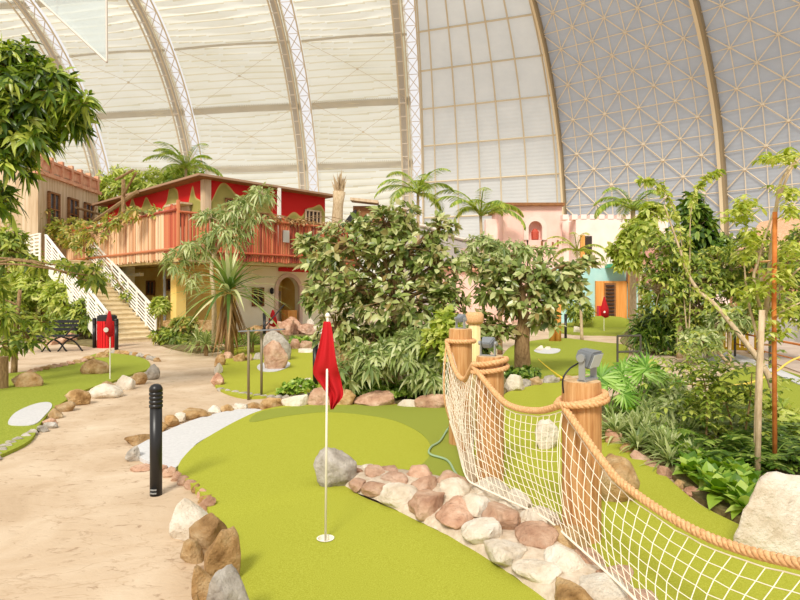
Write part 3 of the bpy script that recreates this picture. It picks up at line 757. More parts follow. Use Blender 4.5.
for x0,x1,y0,y1 in ((40,54,336,345),(52,66,334,344),(62,74,332,342),(58,70,325,335),(70,80,326,336),(48,60,327,336)):
    prock(x0,x1,y0,y1,'rock_pink','pink rock in the bank under the shrubs left of the bin','pink rocks in the bank left of the bin')
for x0,x1,y0,y1 in ((536,544,345,352),(545,552,346,351),(574,582,326,333),(694,706,352,360)):
    prock(x0,x1,y0,y1,'rock_pale','small white stone on the far middle greens','small white stones on the far greens')
# ---------------------------------------------------------------- posts, rope and net
def log_post(x, y, zt, r, label, name='wooden_post'):
    t = empty(name, (x, y, 0), label, 'post', None)
    m = MB(); n = 24; vs = []; fs = []; hs = [-.05, 0, .15, .4, .7, .95, zt-.03, zt]
    sd = R(0,99)
    for h in hs:
        for k in range(n):
            a = 2*PI*k/n; rr = r*(1+.025*noise.noise(Vector((math.cos(a)*1.5+sd, math.sin(a)*1.5, h*1.5)))+.012*noise.noise(Vector((a*5+sd, 3, h*.4))))
            if h == zt: rr *= .965
            vs.append((rr*math.cos(a), rr*math.sin(a), h))
    for i in range(len(hs)-1):
        for k in range(n): fs.append((i*n+k, i*n+(k+1)%n, (i+1)*n+(k+1)%n, (i+1)*n+k))
    fs.append(tuple(range(n-1,-1,-1)))
    m.add(vs, fs); m.build('post_shaft', M['log'], t, smooth=True)
    m = MB(); m.lathe((0,0,zt-.004), [(r*.955,0),(r*.95,.006),(r*.6,.008)], 24); m.build('cut_top', M['logend'], t)
    return t
P1 = Vector((.70, 6.72, 0)); P2 = Vector((.853, 5.5, 0)); P3 = Vector((1.315, 4.2, 0))
PR = (.135, .13, .137); PT = (1.385, 1.20, 1.165)
log_post(P1.x, P1.y, PT[0], PR[0], 'farthest of the three brown rope posts, top wrapped with rope')
log_post(P2.x, P2.y, PT[1], PR[1], 'middle brown rope post with a small grey spotlight')
log_post(P3.x, P3.y, PT[2], PR[2], 'nearest and thickest brown rope post with a grey floodlight')
P4p = Vector((2.04, 1.72, 0))
t = empty('slender_post', (.97, 7.55, 0), 'pale slender post standing behind the farthest rope post', 'post')
m = MB(); m.lathe((0,0,0), [(.085,0),(.08,.7),(.078,1.45)], 18); m.build('post_shaft', M['paleLog'], t, smooth=True)
m = MB(); m.lathe((0,0,1.4), [(.1,0),(.12,.04),(.12,.12),(.09,.15)], 14); m.build('rope_wrap', M['rope'], t, smooth=True)
def twisted(path, r, pitch=.11, name='rope'):
    """three twisted strands along a path"""
    pts = [Vector(p) for p in path]; L_ = [0]
    for i in range(1, len(pts)): L_.append(L_[-1]+(pts[i]-pts[i-1]).length)
    tot = L_[-1]; n = int(tot/pitch*8); res = []; j = 1
    for k in range(n+1):
        s = tot*k/n
        while j < len(pts)-1 and L_[j] < s: j += 1
        res.append(pts[j-1].lerp(pts[j], (s-L_[j-1])/(L_[j]-L_[j-1])))
    m = MB(); frames = []; prev = None
    for i, p in enumerate(res):
        tt = (res[min(i+1,n)]-res[max(0,i-1)]).normalized()
        a = (prev-tt*prev.dot(tt)) if prev else tt.cross(Vector((0,0,1)))
        a.normalize(); prev = a; frames.append((p, a, tt.cross(a)))
    for q in range(3):
        c = [p+(a*math.cos(2*PI*q/3+k/8*2*PI)+b*math.sin(2*PI*q/3+k/8*2*PI))*r*.5 for k, (p, a, b) in enumerate(frames)]
        m.tube(c, r*.58, 6)
    return m
def around(c, r, z0, z1, a0, a1, n=16, tilt=0): return [Vector((c.x+r*math.cos(a0+(a1-a0)*k/n), c.y+r*math.sin(a0+(a1-a0)*k/n), z0+(z1-z0)*k/n+tilt*(math.cos(a0+(a1-a0)*k/n)-math.cos(a0)))) for k in range(n+1)]
def sagline(a, b, mids, n=8):
    pts = [a]+[a.lerp(b, t)*1 for t, z in mids]+[b]
    for i, (t, z) in enumerate(mids): pts[i+1].z = z
    return smoothline(pts, n)
RO = .026
# net plane runs along the left/front side of the posts
dA = (P2-P1).normalized(); dB = (P3-P2).normalized(); dC = (P4p-P3).normalized()
def lft(d): return Vector((d.y, -d.x, 0))       # to the camera-left side of the run
A1 = P1+lft(dA)*(PR[0]+.03); A1.z = 1.25
A2 = P2+lft(dA)*(PR[1]+.03); A2.z = 1.13
B3 = P3+lft(dB)*(PR[2]+.03); B3.z = 1.0
C4 = P4p+lft(dC)*.16; C4.z = .98
print('A', A1, A2, B3, C4)
a0 = math.atan2(A1.y-P1.y, A1.x-P1.x)
rope_path = around(P1, PR[0]+RO, 1.24, 1.25, a0+2*PI*.95, a0, 20)
rope_path += sagline(A1, A2, [(.35,.98),(.7,.93)], 8)[1:]
a2 = math.atan2(A2.y-P2.y, A2.x-P2.x)
rope_path += around(P2, PR[1]+RO, 1.13, 1.10, a2, a2+2*PI, 22, .03)[1:]
rope_path += sagline(rope_path[-1].copy(), B3, [(.3,.92),(.5,.86),(.78,.90)], 8)[1:]
a3 = math.atan2(B3.y-P3.y, B3.x-P3.x)
rope_path += around(P3, PR[2]+RO, 1.0, 1.0, a3, a3+2*PI, 24, .04)[1:]
ropeC = sagline(rope_path[-1].copy(), C4, [(.18,.73),(.27,.64),(.46,.585),(.63,.63),(.82,.77)], 10)
rope_path += ropeC[1:]
rope_path += around(P4p, .165, .98, .98, math.atan2(C4.y-P4p.y, C4.x-P4p.x), math.atan2(C4.y-P4p.y, C4.x-P4p.x)+5, 16)[1:]
m = twisted(rope_path, RO, .10); o = m.build('hand_rope', M['rope'], smooth=True)
tag(o, 'thick twisted tan rope looped around the three brown posts and sagging between them', 'rope')
# extra knots: second turn of rope on the nearest and middle posts
for c, r, z0, z1, a, lb in ((P2, PR[1]+RO, 1.03, 1.13, a2-1.0, 'second turn of tan rope tied round the middle rope post'), (P3, PR[2]+RO+.004, .985, 1.075, a3-.9, 'second turn of tan rope tied round the nearest rope post')):
    o = twisted(around(c, r+.006, z0, z1, a, a+4.9, 26), RO*.95, .10).build('rope_loop', M['rope'], smooth=True); tag(o, lb, 'rope')
log_post(P4p.x, P4p.y, 1.15, .137, 'brown rope post beyond the right edge carrying the rope end')
# nets, one per span
BL = [Vector((.60, 6.55, .34)), Vector((.60,6.2,.12)), Vector((.70, 5.60, .15))]
def net(topf, botf, nc, nr, name, label, r=.0026, bulge=.06, lv=Vector((-1,0,0))):
    g = []
    for i in range(nc+1):
        u = i/nc; a = topf(u); b = botf(u); row = []
        for j in range(nr+1):
            v = j/nr; p = a.lerp(b, v)+lv*bulge*math.sin(PI*v)+Vector((R(-1,1), R(-1,1), R(-1,1)))*.004
            row.append(p)
        g.append(row)
    m = MB()
    for i in range(nc+1): m.tube(g[i], r, 4)
    for j in range(nr+1): m.tube([g[i][j] for i in range(nc+1)], r if j not in (0,) else r*1.5, 4)
    o = m.build(name, M['net']); tag(o, label, 'net'); return o
def lin(pts):
    return lambda u: along(pts, u)
topA = [p-Vector((0,0,.045)) for p in sagline(A1, A2, [(.35,.98),(.7,.93)], 8)]
topB = [p-Vector((0,0,.045)) for p in sagline(A2, B3, [(.3,.92),(.5,.86),(.78,.90)], 8)]
topC = [p-Vector((0,0,.05)) for p in ropeC]
gz = .205
botA = smoothline([Vector((.56,6.55,.36)), Vector((.60,6.2,.22)), G(466,476,gz), G(480,487,gz)], 6)
botB = smoothline([G(480,487,gz), G(508,500,gz), G(545,518,gz), G(572,541,gz)], 6)
botC = smoothline([G(572,541,gz), G(600,566,gz), G(640,604,gz), G(720,690,gz), G(900,880,gz)], 6)
net(lin(topA), lin(botA), 17, 12, 'rope_net', 'cream net hanging between the farthest and middle rope posts')
net(lin([p+Vector((.05,.02,-.03)) for p in topA]), lin([p+Vector((.08,.05,0)) for p in botA]), 15, 11, 'rope_net', 'second slack layer of net behind the net of the farthest span', bulge=.03)
net(lin(topB), lin(botB), 18, 12, 'rope_net', 'cream net hanging between the middle and nearest rope posts')
net(lin(topC), lin(botC), 30, 8, 'rope_net', 'cream square-mesh net sweeping from the nearest post to the right edge', bulge=.05)
o = twisted(botA+botB[1:]+botC[1:], .008, .05).build('edge_cord', M['net'], smooth=True); tag(o, 'thin pale cord along the lower edge of the net on the cobbles', 'cord')
o = MB().tube(smoothline([A1, Vector((.50,6.55,.9)), Vector((.5,6.5,.6)), botA[0]], 6), .01, 5).build('edge_cord', M['rope'], smooth=True); tag(o, 'upright cord at the left end of the net on the farthest post', 'cord')
# hose on the green
hp = smoothline([G(463,484,.17), G(455,472,.08), G(447,460,.08), G(430,454,.08), G(431,447,.08), G(440,441,.08), G(447,430,.09), G(452,424,.2)], 6)
o = MB().tube(hp, .012, 6).build('cable', solid('cable_green', srgb(150,176,140), .5), smooth=True); tag(o, 'thin grey-green cable curling on the turf by the farthest rope post', 'cable')
# spotlights
def floodlight(loc, s, rz, rx, label, knob=True):
    t = empty('floodlight', loc, label, 'spotlight', rz=rz)
    b = bmesh.new(); bmesh.ops.create_cube(b, size=1)
    for v in b.verts:
        k = 1.0 if v.co.y < 0 else .62
        v.co = Vector((v.co.x*.17*k, v.co.y*.12, v.co.z*.12*k))
    bmesh.ops.bevel(b, geom=list(b.edges), offset=.012, segments=2, affect='EDGES')
    me = bpy.data.meshes.new('housing'); b.to_mesh(me); b.free(); me.materials.append(M['grey_cast'])
    me.transform(Matrix.Translation((0,0,.15)) @ Matrix.Rotation(rx, 4, 'X') @ Matrix.Scale(1, 4)); me.transform(Matrix.Scale(s, 4))
    o = bpy.data.objects.new('housing', me); COL.objects.link(o); o.parent = t
    m = MB(); m.obox((-.095,-.02,.0), (.012,0,0), (0,.04,0), (0,0,.17)); m.obox((.083,-.02,0), (.012,0,0), (0,.04,0), (0,0,.17)); m.obox((-.095,-.03,0), (.19,0,0), (0,.06,0), (0,0,.012))
    m.v = [(x*s,y*s,z*s) for x,y,z in m.v]; m.build('bracket', M['steel'], t)
    for kx in (-.1025, .1025): m = MB(); m.tube([((kx-.0125)*s,0,.15*s),((kx+.0125)*s,0,.15*s)], .026*s, 12); m.build('knob', M['steel'], t)
    m = MB()
    m = MB(); c = Matrix.Rotation(rx, 3, 'X') @ Vector((0,-.066,0)); 
    vs = [Matrix.Rotation(rx, 3, 'X') @ Vector((x,-.0615,z)) + Vector((0,0,.15)) for x, z in ((-.07,-.045),(.07,-.045),(.07,.045),(-.07,.045))]
    vs2 = [Matrix.Rotation(rx, 3, 'X') @ Vector((x,-.064,z)) + Vector((0,0,.15)) for x, z in ((-.07,-.045),(.07,-.045),(.07,.045),(-.07,.045))]
    m.add([v*s for v in vs+vs2], [(4,5,6,7),(0,1,5,4),(1,2,6,5),(2,3,7,6),(3,0,4,7)]); m.build('lens', M['glass_lamp'], t)
    return t
floodlight((P3.x+.045, P3.y, PT[2]+.004), 1.12, .85, .35, 'grey floodlight with a round knob on top of the nearest rope post')
floodlight((P2.x-.02, P2.y, PT[1]+.004), .8, 2.6, -.5, 'small grey spotlight on top of the middle rope post')
floodlight((P1.x+.0, P1.y, PT[0]+.004), .75, 2.2, -.4, 'small grey spotlight on top of the farthest rope post')
o = MB().tube(smoothline([(P3.x-.03, P3.y-.02, PT[2]+.13), (P3.x-.10, P3.y-.04, PT[2]+.09), (P3.x-.152, P3.y-.06, PT[2]+.02), (P3.x-.148, P3.y-.06, PT[2]-.08)], 6), .006, 6).build('cable', M['black'], smooth=True); tag(o, 'short black cable of the floodlight on the nearest post', 'cable')
o = MB().tube(smoothline([P(538,359,12), P(546,366,8.5), P(555,373,5.8), P(562,378,4.3)], 8), .008, 6).build('cable', solid('yellow_cable', srgb(226,196,30), .5), smooth=True); tag(o, 'yellow cable rising from the middle green to the nearest rope post', 'cable')
# ---------------------------------------------------------------- flag
fp = Vector((hole.x, hole.y, 0)); s_ = fp.y/F
t = empty('golf_flag', (hole.x, hole.y, .01), 'red flag on a white pole standing in the cup of the near green', 'golf flag')
zt = CH-(317-HZ)*s_
m = MB(); m.tube([(0,0,0),(.015,0,zt-.01)], .0085, 8); m.build('pole', M['pole'], t, smooth=True)
m = MB(); m.lathe((.015,0,zt-.015), [(.008,0),(.016,.008),(.018,.018),(.012,.03),(.003,.036)], 10); m.build('finial', M['white'], t, smooth=True)
# limp cloth hanging: rows from the picture
rows = [(321,-3,4),(330,-4,6),(345,-7,8),(360,-11,10),(372,-15,12),(377,-14,13),(385,-8,14),(392,-3,16),(398,2,16),(405,2,9),(411,3,5)]
vs = []; fs = []; nx = 14
for j, (py, l, r) in enumerate(rows):
    z = CH-(py-HZ)*s_-.01
    for i in range(nx+1):
        u = i/nx; x = (l+(r-l)*u)*s_+.01; amp = .012+.03*min(1, j/6)
        sw = min(1, max(0, (j-3)/2)); vs.append((x, -.018+.034*sw-amp*(1-2*sw)*(.5+.5*math.cos(u*PI*4+j*.12+.6))*(.3+.7*(1 if j>1 else .2)), z))
for j in range(len(rows)-1):
    for i in range(nx): k = j*(nx+1)+i; fs.append((k, k+nx+1, k+nx+2, k+1))
m = MB(); m.add(vs, fs); o = m.build('cloth', M['flag'], t, smooth=True)
so_ = o.modifiers.new('thickness', 'SOLIDIFY'); so_.thickness = .004
ss = o.modifiers.new('sub', 'SUBSURF'); ss.levels = 1; ss.render_levels = 1
def far_flag(px, ytop, ybase, label, wpx=7, hpx=28, dot=True):
    g = G(px, ybase, .04); s = g.y/F; h = (ybase-ytop)*s
    t = empty('golf_flag', g, label, 'golf flag')
    MB().tube([(0,0,0),(0,0,h)], .012, 6).build('pole', M['pole'], t)
    hh = hpx*s; ww = wpx*s
    vs = [(-.02,-.03,h-.02),(.02,-.03,h-.02),(-.45*ww,-.05,h-hh*.6),(0,-.10,h-hh*.6),(.5*ww,-.05,h-hh*.6),(-.35*ww,-.04,h-hh*.9),(.1*ww,-.08,h-hh),(.5*ww,-.04,h-hh*.95)]
    m = MB(); m.add(vs, [(0,2,3,1),(1,3,4),(2,5,6,3),(3,6,7,4)]); o = m.build('cloth', M['flag'], t, smooth=True)
    q = o.modifiers.new('thickness', 'SOLIDIFY'); q.thickness = .01
    if dot:
        m = MB(); m.tube([(-.02,-.13,h-hh*.72),(-.02,-.11,h-hh*.72)], .05, 8); m.build('number_disc', M['white'], t)
far_flag(110, 310, 379, 'small red flag with a white disc standing on the left green', 9, 27)
far_flag(273, 309, 352, 'small red flag with a white disc behind the upright boulder', 9, 18)
far_flag(604, 296, 331, 'tiny red flag on the mound before the cyan door', 9, 22)
# ---------------------------------------------------------------- bollards
def bollard(px, yb, label, h=1.0, r=.052, slots=False):
    g = G(px, yb); t = empty('bollard', (g.x, g.y+r, 0), label, 'bollard')
    m = MB(); m.lathe((0,0,0), [(r,0),(r,h*.78)], 20); m.build('shaft', M['black'], t, smooth=True)
    m = MB(); z = h*.78; pr = [(r,z)]
    for k in range(4): pr += [(r*1.12,z+.004),(r*1.12,z+.024),(r*.98,z+.028),(r*.98,z+.036)]; z += .036
    pr += [(r*1.12,z),(r*1.08,z+.03),(r*.8,z+.055),(r*.4,z+.066),(.004,z+.068)]
    m.lathe((0,0,0), pr, 20); m.build('ribbed_cap', M['black'], t, smooth=True)
    if slots:
        m = MB()
        for a in (-2.0,-1.6,-1.25):
            for z in (.03,.06): m.box((r*math.cos(a)*1.0, r*math.sin(a)*1.0, z), (.018,.012,.012))
        m.build('base_slot', M['steel'], t)
    return t
bollard(153.5, 497, 'tall black bollard on the path beside the white bunker', slots=True)
bollard(315, 387, 'black bollard right behind the red flag')
bollard(93.5, 348, 'black bollard immediately left of the red bin', r=.06)
bollard(115.5, 350, 'black bollard immediately right of the red bin', r=.06)
bollard(566, 339, 'black bollard on the far path beyond the middle green')
bollard(264, 337, 'black bollard in front of the rock bank', r=.06)
bollard(686, 347, 'black bollard among the shrubs left of the yellow barrier')
# red bin
g = G(104, 348); t = empty('litter_bin', (g.x, g.y+.2, 0), 'red slatted litter bin with a black rim at the foot of the stairs', 'bin')
m = MB(); 
for k in range(22):
    a = 2*PI*k/22; c = Vector((.27*math.cos(a), .27*math.sin(a), 0)); tn = Vector((-math.sin(a), math.cos(a), 0))
    m.obox(c-tn*.034, tn*.068, c.normalized()*.03, (0,0,.88))
m.build('slats', M['red'], t)
m = MB(); m.lathe((0,0,.02), [(.262,0),(.262,.86)], 22); m.build('inner_bucket', solid('bin_dark', srgb(120,10,14), .6), t)
m = MB(); m.lathe((0,0,.88), [(.30,0),(.30,.16),(.22,.2),(.2,.14)], 22); m.build('rim', M['blackmatt'], t)
# bench of black metal legs, timber hidden by leaves
g = G(38, 352); t = empty('bench', (g.x, g.y, 0), 'black metal bench with curved crossed legs at the left path', 'bench', rz=.2)
def curve3(a, b, c): return smoothline([a, b, c], 6)
for dx in (0, .45, .9):
    m = MB(); m.tube(curve3((dx-.35,0,0),(dx-.1,0,.32),(dx+.25,0,.48)), .025, 6); m.tube(curve3((dx+.35,0,0),(dx+.12,0,.3),(dx-.25,0,.46)), .025, 6); m.build('leg', M['black'], t, smooth=True)
m = MB()
for k in range(4): m.obox((-.4+.0, -.25+k*.14, .47), (1.5,0,0), (0,.11,0), (0,0,.035))
m.build('seat', M['blackmatt'], t)
m = MB()
for k in range(3): m.obox((-.6, .34+k*.05, .62+k*.12), (1.6,0,0), (0,.03,0), (0,0,.09))
m.build('backrest', M['blackmatt'], t)
for q3 in (((.8,-.3,.45),(.95,-.1,.68),(.9,.3,.8)), ((-.3,-.3,.45),(-.15,-.1,.68),(-.2,.3,.8))): MB().tube(curve3(*q3), .022, 6).build('armrest', M['black'], t, smooth=True)
# sign stand in the middle, and low sign frame at right
M['bronze'] = solid('bronze_steel', srgb(136,122,96), .5, .3)
g1 = G(248.5, 400); g2 = G(261.5, 397)
t = empty('sign_stand', g1, 'tall two-legged steel sign stand seen edge-on beyond the bunker', 'sign stand')
def q(p): return Vector(p)-g1
h = 1.17
for gg in (g1, g2): MB().tube([q((gg.x,gg.y,0)), q((gg.x,gg.y,h))], .022, 8).build('leg', M['bronze'], t, smooth=True)
m = MB(); a = P(238,332,g1.y+.25); b = P(283,330,g1.y-.05); m.obox(q(a), b-a, (.02,.10,.0), (0,0,.02)); m.build('panel', M['grey_cast'], t)
m = MB(); m.tube([q((g2.x,g2.y,h-.02)), q(P(284,305,g2.y+.1))], .012, 6); m.build('crossbar', M['blackmatt'], t)
g1 = G(617.5, 385); g2 = G(640.5, 384)
t = empty('low_steel_stand', g1, 'low brown steel stand with two rails beyond the fan palm', 'stand')
def q(p): return Vector(p)-g1
z1 = CH-(336-HZ)*g1.y/F; z2 = CH-(352-HZ)*g1.y/F
for gg in (g1, g2): MB().tube([q((gg.x,gg.y,0)), q((gg.x,gg.y,z1))], .022, 8).build('leg', M['darksteel'], t)
for z in (z1, z2): MB().tube([q((g1.x,g1.y,z)), q((g2.x,g2.y,z))], .02, 8).build('rail', M['darksteel'], t)
# yellow barrier
g = G(724, 352); t = empty('barrier', g, 'yellow plastic barrier panels standing by the brown road', 'barrier', rz=-.5)
m = MB()
for k in range(6): m.box((k*.12,0,.5), (.09,.04,.85))
m.box((.3,0,.95), (.75,.06,.08)); m.box((.3,0,.12), (.75,.06,.08)); m.build('panel', solid('yellow_plastic', srgb(232,190,30), .5), t)
m = MB(); m.box((.85,.1,.65), (.12,.1,1.3)); m.box((.85,.1,.05), (.4,.5,.08)); m.build('post', solid('yellow_plastic2', srgb(224,180,30), .5), t)
o = MB().tube(smoothline([G(655,380,.05), G(700,385,.3), G(745,384,.3), G(775,372,.4), G(800,357,.6), G(860,340,.7)], 8), .018, 6).build('hose', solid('yellow_hose', srgb(226,196,84), .5), smooth=True); tag(o, 'yellow hose stretched across behind the slender shrubs at right', 'hose')

o = MB().tube([(0,0,0),(0,0,.62)], .09, 10).build('timber_stub', M['bark'], loc=(0,0,0)); o.location = G(3,390); tag(o, 'short grey timber stub post at the left edge by the left green', 'post')
# ---------------------------------------------------------------- buildings
def part(m, name, mat, root, smooth=False):
    o = m.build(name, mat, smooth=smooth); o.parent = root; o.location = -Vector(root.location); return o
M['redwall'] = ramped('red_mottled_wall', [(.40, srgb(196,26,24)), (.5, srgb(200,34,28)), (.505, srgb(196,176,104)), (.53, srgb(152,146,74)), (.75, srgb(186,172,100))], scale=.42, detail=1, rough=.8, bump=.3)
def zpattern():
    m = M['redwall']; nt = m.node_tree; L = nt.links
    n = [x for x in nt.nodes if x.type == 'TEX_NOISE'][0]; r = [x for x in nt.nodes if x.type == 'VALTORGB'][0]
    mp = [x for x in nt.nodes if x.type == 'MAPPING'][0]; mp.inputs['Scale'].default_value = (1,1,.35); n.inputs['Scale'].default_value = .62
    g = N(nt, 'ShaderNodeNewGeometry'); sx = N(nt, 'ShaderNodeSeparateXYZ'); L.new(g.outputs['Position'], sx.inputs[0])
    mu = N(nt, 'ShaderNodeMath', operation='MULTIPLY_ADD'); mu.inputs[1].default_value = -.17; mu.inputs[2].default_value = .985
    L.new(sx.outputs['Z'], mu.inputs[0]); ad = N(nt, 'ShaderNodeMath', operation='ADD'); L.new(mu.outputs[0], ad.inputs[0]); L.new(n.outputs['Fac'], ad.inputs[1])
    L.new(ad.outputs[0], r.inputs[0])
zpattern()
M['yellow'] = ramped('yellow_wall', [(.3, srgb(240,198,100)), (.7, srgb(250,222,140))], scale=1.2, rough=.85, bump=.2)
M['creamwall'] = ramped('cream_wall', [(.3, srgb(248,236,200)), (.7, srgb(253,246,222))], scale=1.2, rough=.85, bump=.2)
M['deck'] = ramped('deck_edge', [(.3, srgb(176,152,92)), (.7, srgb(206,184,126))], scale=3, rough=.85, bump=.2)
lm('bamboo', (176,112,70), (214,164,118), (230,192,150), (238,208,172), trans=.05)
lm('bamboo_red', (126,44,22), (168,66,38), (196,96,60), (206,130,86), trans=.05)
M['oldwood'] = ramped('old_wood', [(.25, srgb(176,146,112)), (.5, srgb(206,182,150)), (.75, srgb(222,204,178))], scale=1.2, stretch=(5,5,.35), rough=.9, bump=.4)
M['terra'] = ramped('terracotta', [(.3, srgb(204,136,104)), (.7, srgb(230,184,150))], scale=4, rough=.85, bump=.3)
M['brownwood'] = ramped('brown_wood', [(.3, srgb(120,78,46)), (.7, srgb(160,112,70))], scale=3, stretch=(2,2,6), rough=.8, bump=.3)
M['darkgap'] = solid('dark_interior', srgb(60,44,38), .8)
M['pane'] = solid('window_pane', srgb(84,80,84), .12)
M['orangewood'] = wood('orange_wood', srgb(204,124,50), srgb(226,156,80), srgb(236,180,110), 12, .6)
M['step'] = ramped('step_timber', [(.3, srgb(212,192,152)), (.7, srgb(234,218,184))], scale=4, rough=.85, bump=.2)
M['pink'] = ramped('pink_plaster', [(.3, srgb(236,188,174)), (.7, srgb(246,208,196))], scale=1, rough=.9, bump=.2)
M['pinkpale'] = ramped('pale_pink_plaster', [(.3, srgb(244,212,200)), (.7, srgb(250,232,222))], scale=1, rough=.9, bump=.2)
M['cyan'] = ramped('cyan_plaster', [(.3, srgb(160,206,204)), (.7, srgb(190,224,220))], scale=1, rough=.9, bump=.2)
M['thatch'] = ramped('thatch', [(.3, srgb(196,142,104)), (.7, srgb(224,184,150))], scale=2, stretch=(6,6,1), rough=.95, bump=.6, bdist=.08)
U = Vector((.689,.725,0)); V = Vector((-.728,.685,0)); Z = Vector((0,0,1))
OU = Vector((.725,-.689,0)); OV = Vector((-.685,-.728,0))     # outward of the right / left faces
C = Vector((-8.07, 24, 0))
t = empty('two_storey_house', C, 'two-storey shack house with red and olive upper walls and a bamboo balcony', 'house')
HB = 3.35; HT = 6.5
m = MB(); m.obox(C+Z*HB, U*6.35, V*10.5, Z*(HT-HB)); part(m, 'upper_wall', M['redwall'], t)
# roof: thin slab, overhanging
m = MB(); m.obox(C+OU*.5+OV*.5+Z*HT, U*7.1, V*11.6, Z*.07); part(m, 'roof_slab', M['brownwood'], t)
m = MB(); m.obox(C+OU*.56+OV*.56+Z*(HT+.02), U*7.2, OU*-.06, Z*.09); m.obox(C+OU*.56+OV*.56+Z*(HT+.02), V*11.8, OV*-.06, Z*.09); part(m, 'fascia', solid('fascia', srgb(166,132,104), .7), t)
# corner boards and posts
m = MB()
m.obox(C+OU*.04+OV*.04+Z*HB-U*.0, U*.28, OU*.03, Z*(HT-HB)); m.obox(C+OU*.04+OV*.04+Z*HB, V*.28, OV*.03, Z*(HT-HB)); part(m, 'corner_board', M['oldwood'], t)
o_ = MB(); o_.obox(C+U*6.6+OU*2.0+Z*3.4, U*.12, OU*.12, Z*0.01)
for s in (3.2,):
    m = MB(); m.obox(C+U*s+OU*.5+Z*3.4, U*.13, OU*.12, Z*3.1); part(m, 'porch_post', M['white'], t)
# shuttered windows and panels on the right face
def wall_window(org, du, w_, zb, h, out, frame, panes, name='window', split=2):
    m = MB(); o = org+out*.03+Z*zb
    for a, b, c, d in ((0,0,w_,.07),(0,h-.07,w_,.07),(0,0,.07,h),(w_-.07,0,.07,h)): m.obox(o+du*a+Z*b, du*c, out*.06, Z*d)
    for k in range(1, split): m.obox(o+du*(w_*k/split-.03)+Z*0, du*.06, out*.05, Z*h)
    f = part(m, name, frame, t)
    m = MB(); m.obox(org+out*.0+Z*(zb+.05)+du*.05, du*(w_-.1), out*.03, Z*(h-.1)); p = m.build('pane', panes); p.parent = f; p.location = -Vector(t.location)-Vector(f.location)
    p.location = (0,0,0)
    return f
wall_window(C+U*5.1, U, .95, 4.6, 1.2, OU, M['oldwood'], M['darkgap'], split=4)
wall_window(C+U*.9, U, 1.0, 4.9, .95, OU, M['brownwood'], M['darkgap'])
wall_window(C+U*2.6, U, .5, 4.5, .9, OU, M['brownwood'], M['darkgap'])
# left face: grey old-wood panels, door, window
m = MB()
for k in range(18):
    a = 3.0+k*.42; m.obox(C+V*a+OV*.03+Z*HB, V*.38, OV*.03, Z*(2.1+.15*math.sin(k*2.1)))
part(m, 'plank_cladding', M['oldwood'], t)
m = MB(); m.obox(C+V*1.2+OV*.02+Z*3.4, V*1.15, OV*.06, Z*2.2); d = part(m, 'door', M['oldwood'], t)
m = MB(); m.obox(C+V*1.4+OV*.06+Z*4.7, V*.6, OV*.05, Z*.6); p = m.build('window_hole', M['darkgap']); p.parent = d
m = MB(); m.obox(C+V*1.0+OV*.04+Z*5.55, V*1.6, OV*.5, Z*.08); part(m, 'door_canopy', M['oldwood'], t)
# deck and its edge beam
DK = 2.1
B0 = C+OU*DK+OV*DK
m = MB(); m.obox(B0+Z*3.0, U*8.6, V*12.4, Z*.28); part(m, 'deck', M['deck'], t)
m = MB(); m.obox(B0+OU*.05+Z*2.92, U*8.6, OU*-.25, Z*.3); m.obox(B0+OV*.05+Z*2.92, V*12.4, OV*-.25, Z*.3); part(m, 'edge_beam', M['deck'], t)
# bamboo screens
random.seed(5)
def slats(org, du, out, n, w_, z0, z1, jit, lean=.02):
    m = MB()
    for k in range(n):
        c = org+du*(k+.5)*w_+out*R(0,.03); zt = z1+R(-jit,jit); zb = z0+R(-jit,jit)*.5
        m.tube([c+Z*zb, c+du*R(-lean,lean)+Z*zt], w_*R(.36,.5), 5)
    return m
def stuffpart(o): return o
part(slats(B0+V*.9+OV*.12, V, OV, 120, .09, 3.02, 4.86, .10), 'bamboo_screen', M['bamboo'], t)
part(slats(B0+OU*.12+U*1.5, U, OU, 61, .115, 3.05, 4.78, .06), 'red_bamboo_screen', M['bamboo_red'], t)
part(slats(B0+OU*.10+U*.0, U, OU, 11, .14, 3.3, 4.75, .05), 'corner_rail', M['bamboo_red'], t)
part(slats(B0+OV*.10, V, OV, 8, .12, 3.3, 5.0, .05), 'corner_rail', M['bamboo_red'], t)
m = MB()
for z in (3.35, 4.72): m.tube([B0+OU*.2+Z*z-U*.1, B0+OU*.2+U*8.6+Z*(z)], .05, 6)
for z in (3.4, 4.8): m.tube([B0+OV*.2+Z*z-V*.1, B0+OV*.2+V*12.2+Z*z], .05, 6)
m.tube([B0+Z*3.0+OU*.1+OV*.1, B0+Z*5.15+OU*.1+OV*.1], .07, 6)
part(m, 'hand_rail', M['bamboo_red'], t)
m = MB(); m.obox(B0+U*4.3+OU*.25+Z*3.9, U*.3, OU*.04, Z*.5); part(m, 'notice_board', M['grey_band'], t)
m = MB()
for k in range(1, 9):
    pass
m.tube([B0+V*5.6+OV*-.2+Z*4.6, B0+V*5.6+OV*-.2+Z*6.7], .08, 6); m.tube([B0+V*5.4+OV*.2+Z*6.6, B0+V*3.6+OV*.2+Z*6.75], .05, 6); m.tube([B0+V*5.8+OV*-.2+Z*5.9, B0+V*3.8+Z*6.7], .05, 6)
m.tube([C+V*9.5+OV*1.0+Z*5.5, C+V*5.0+OV*.7+Z*6.5], .10, 6)
part(m, 'timber_prop', M['bark'], t)
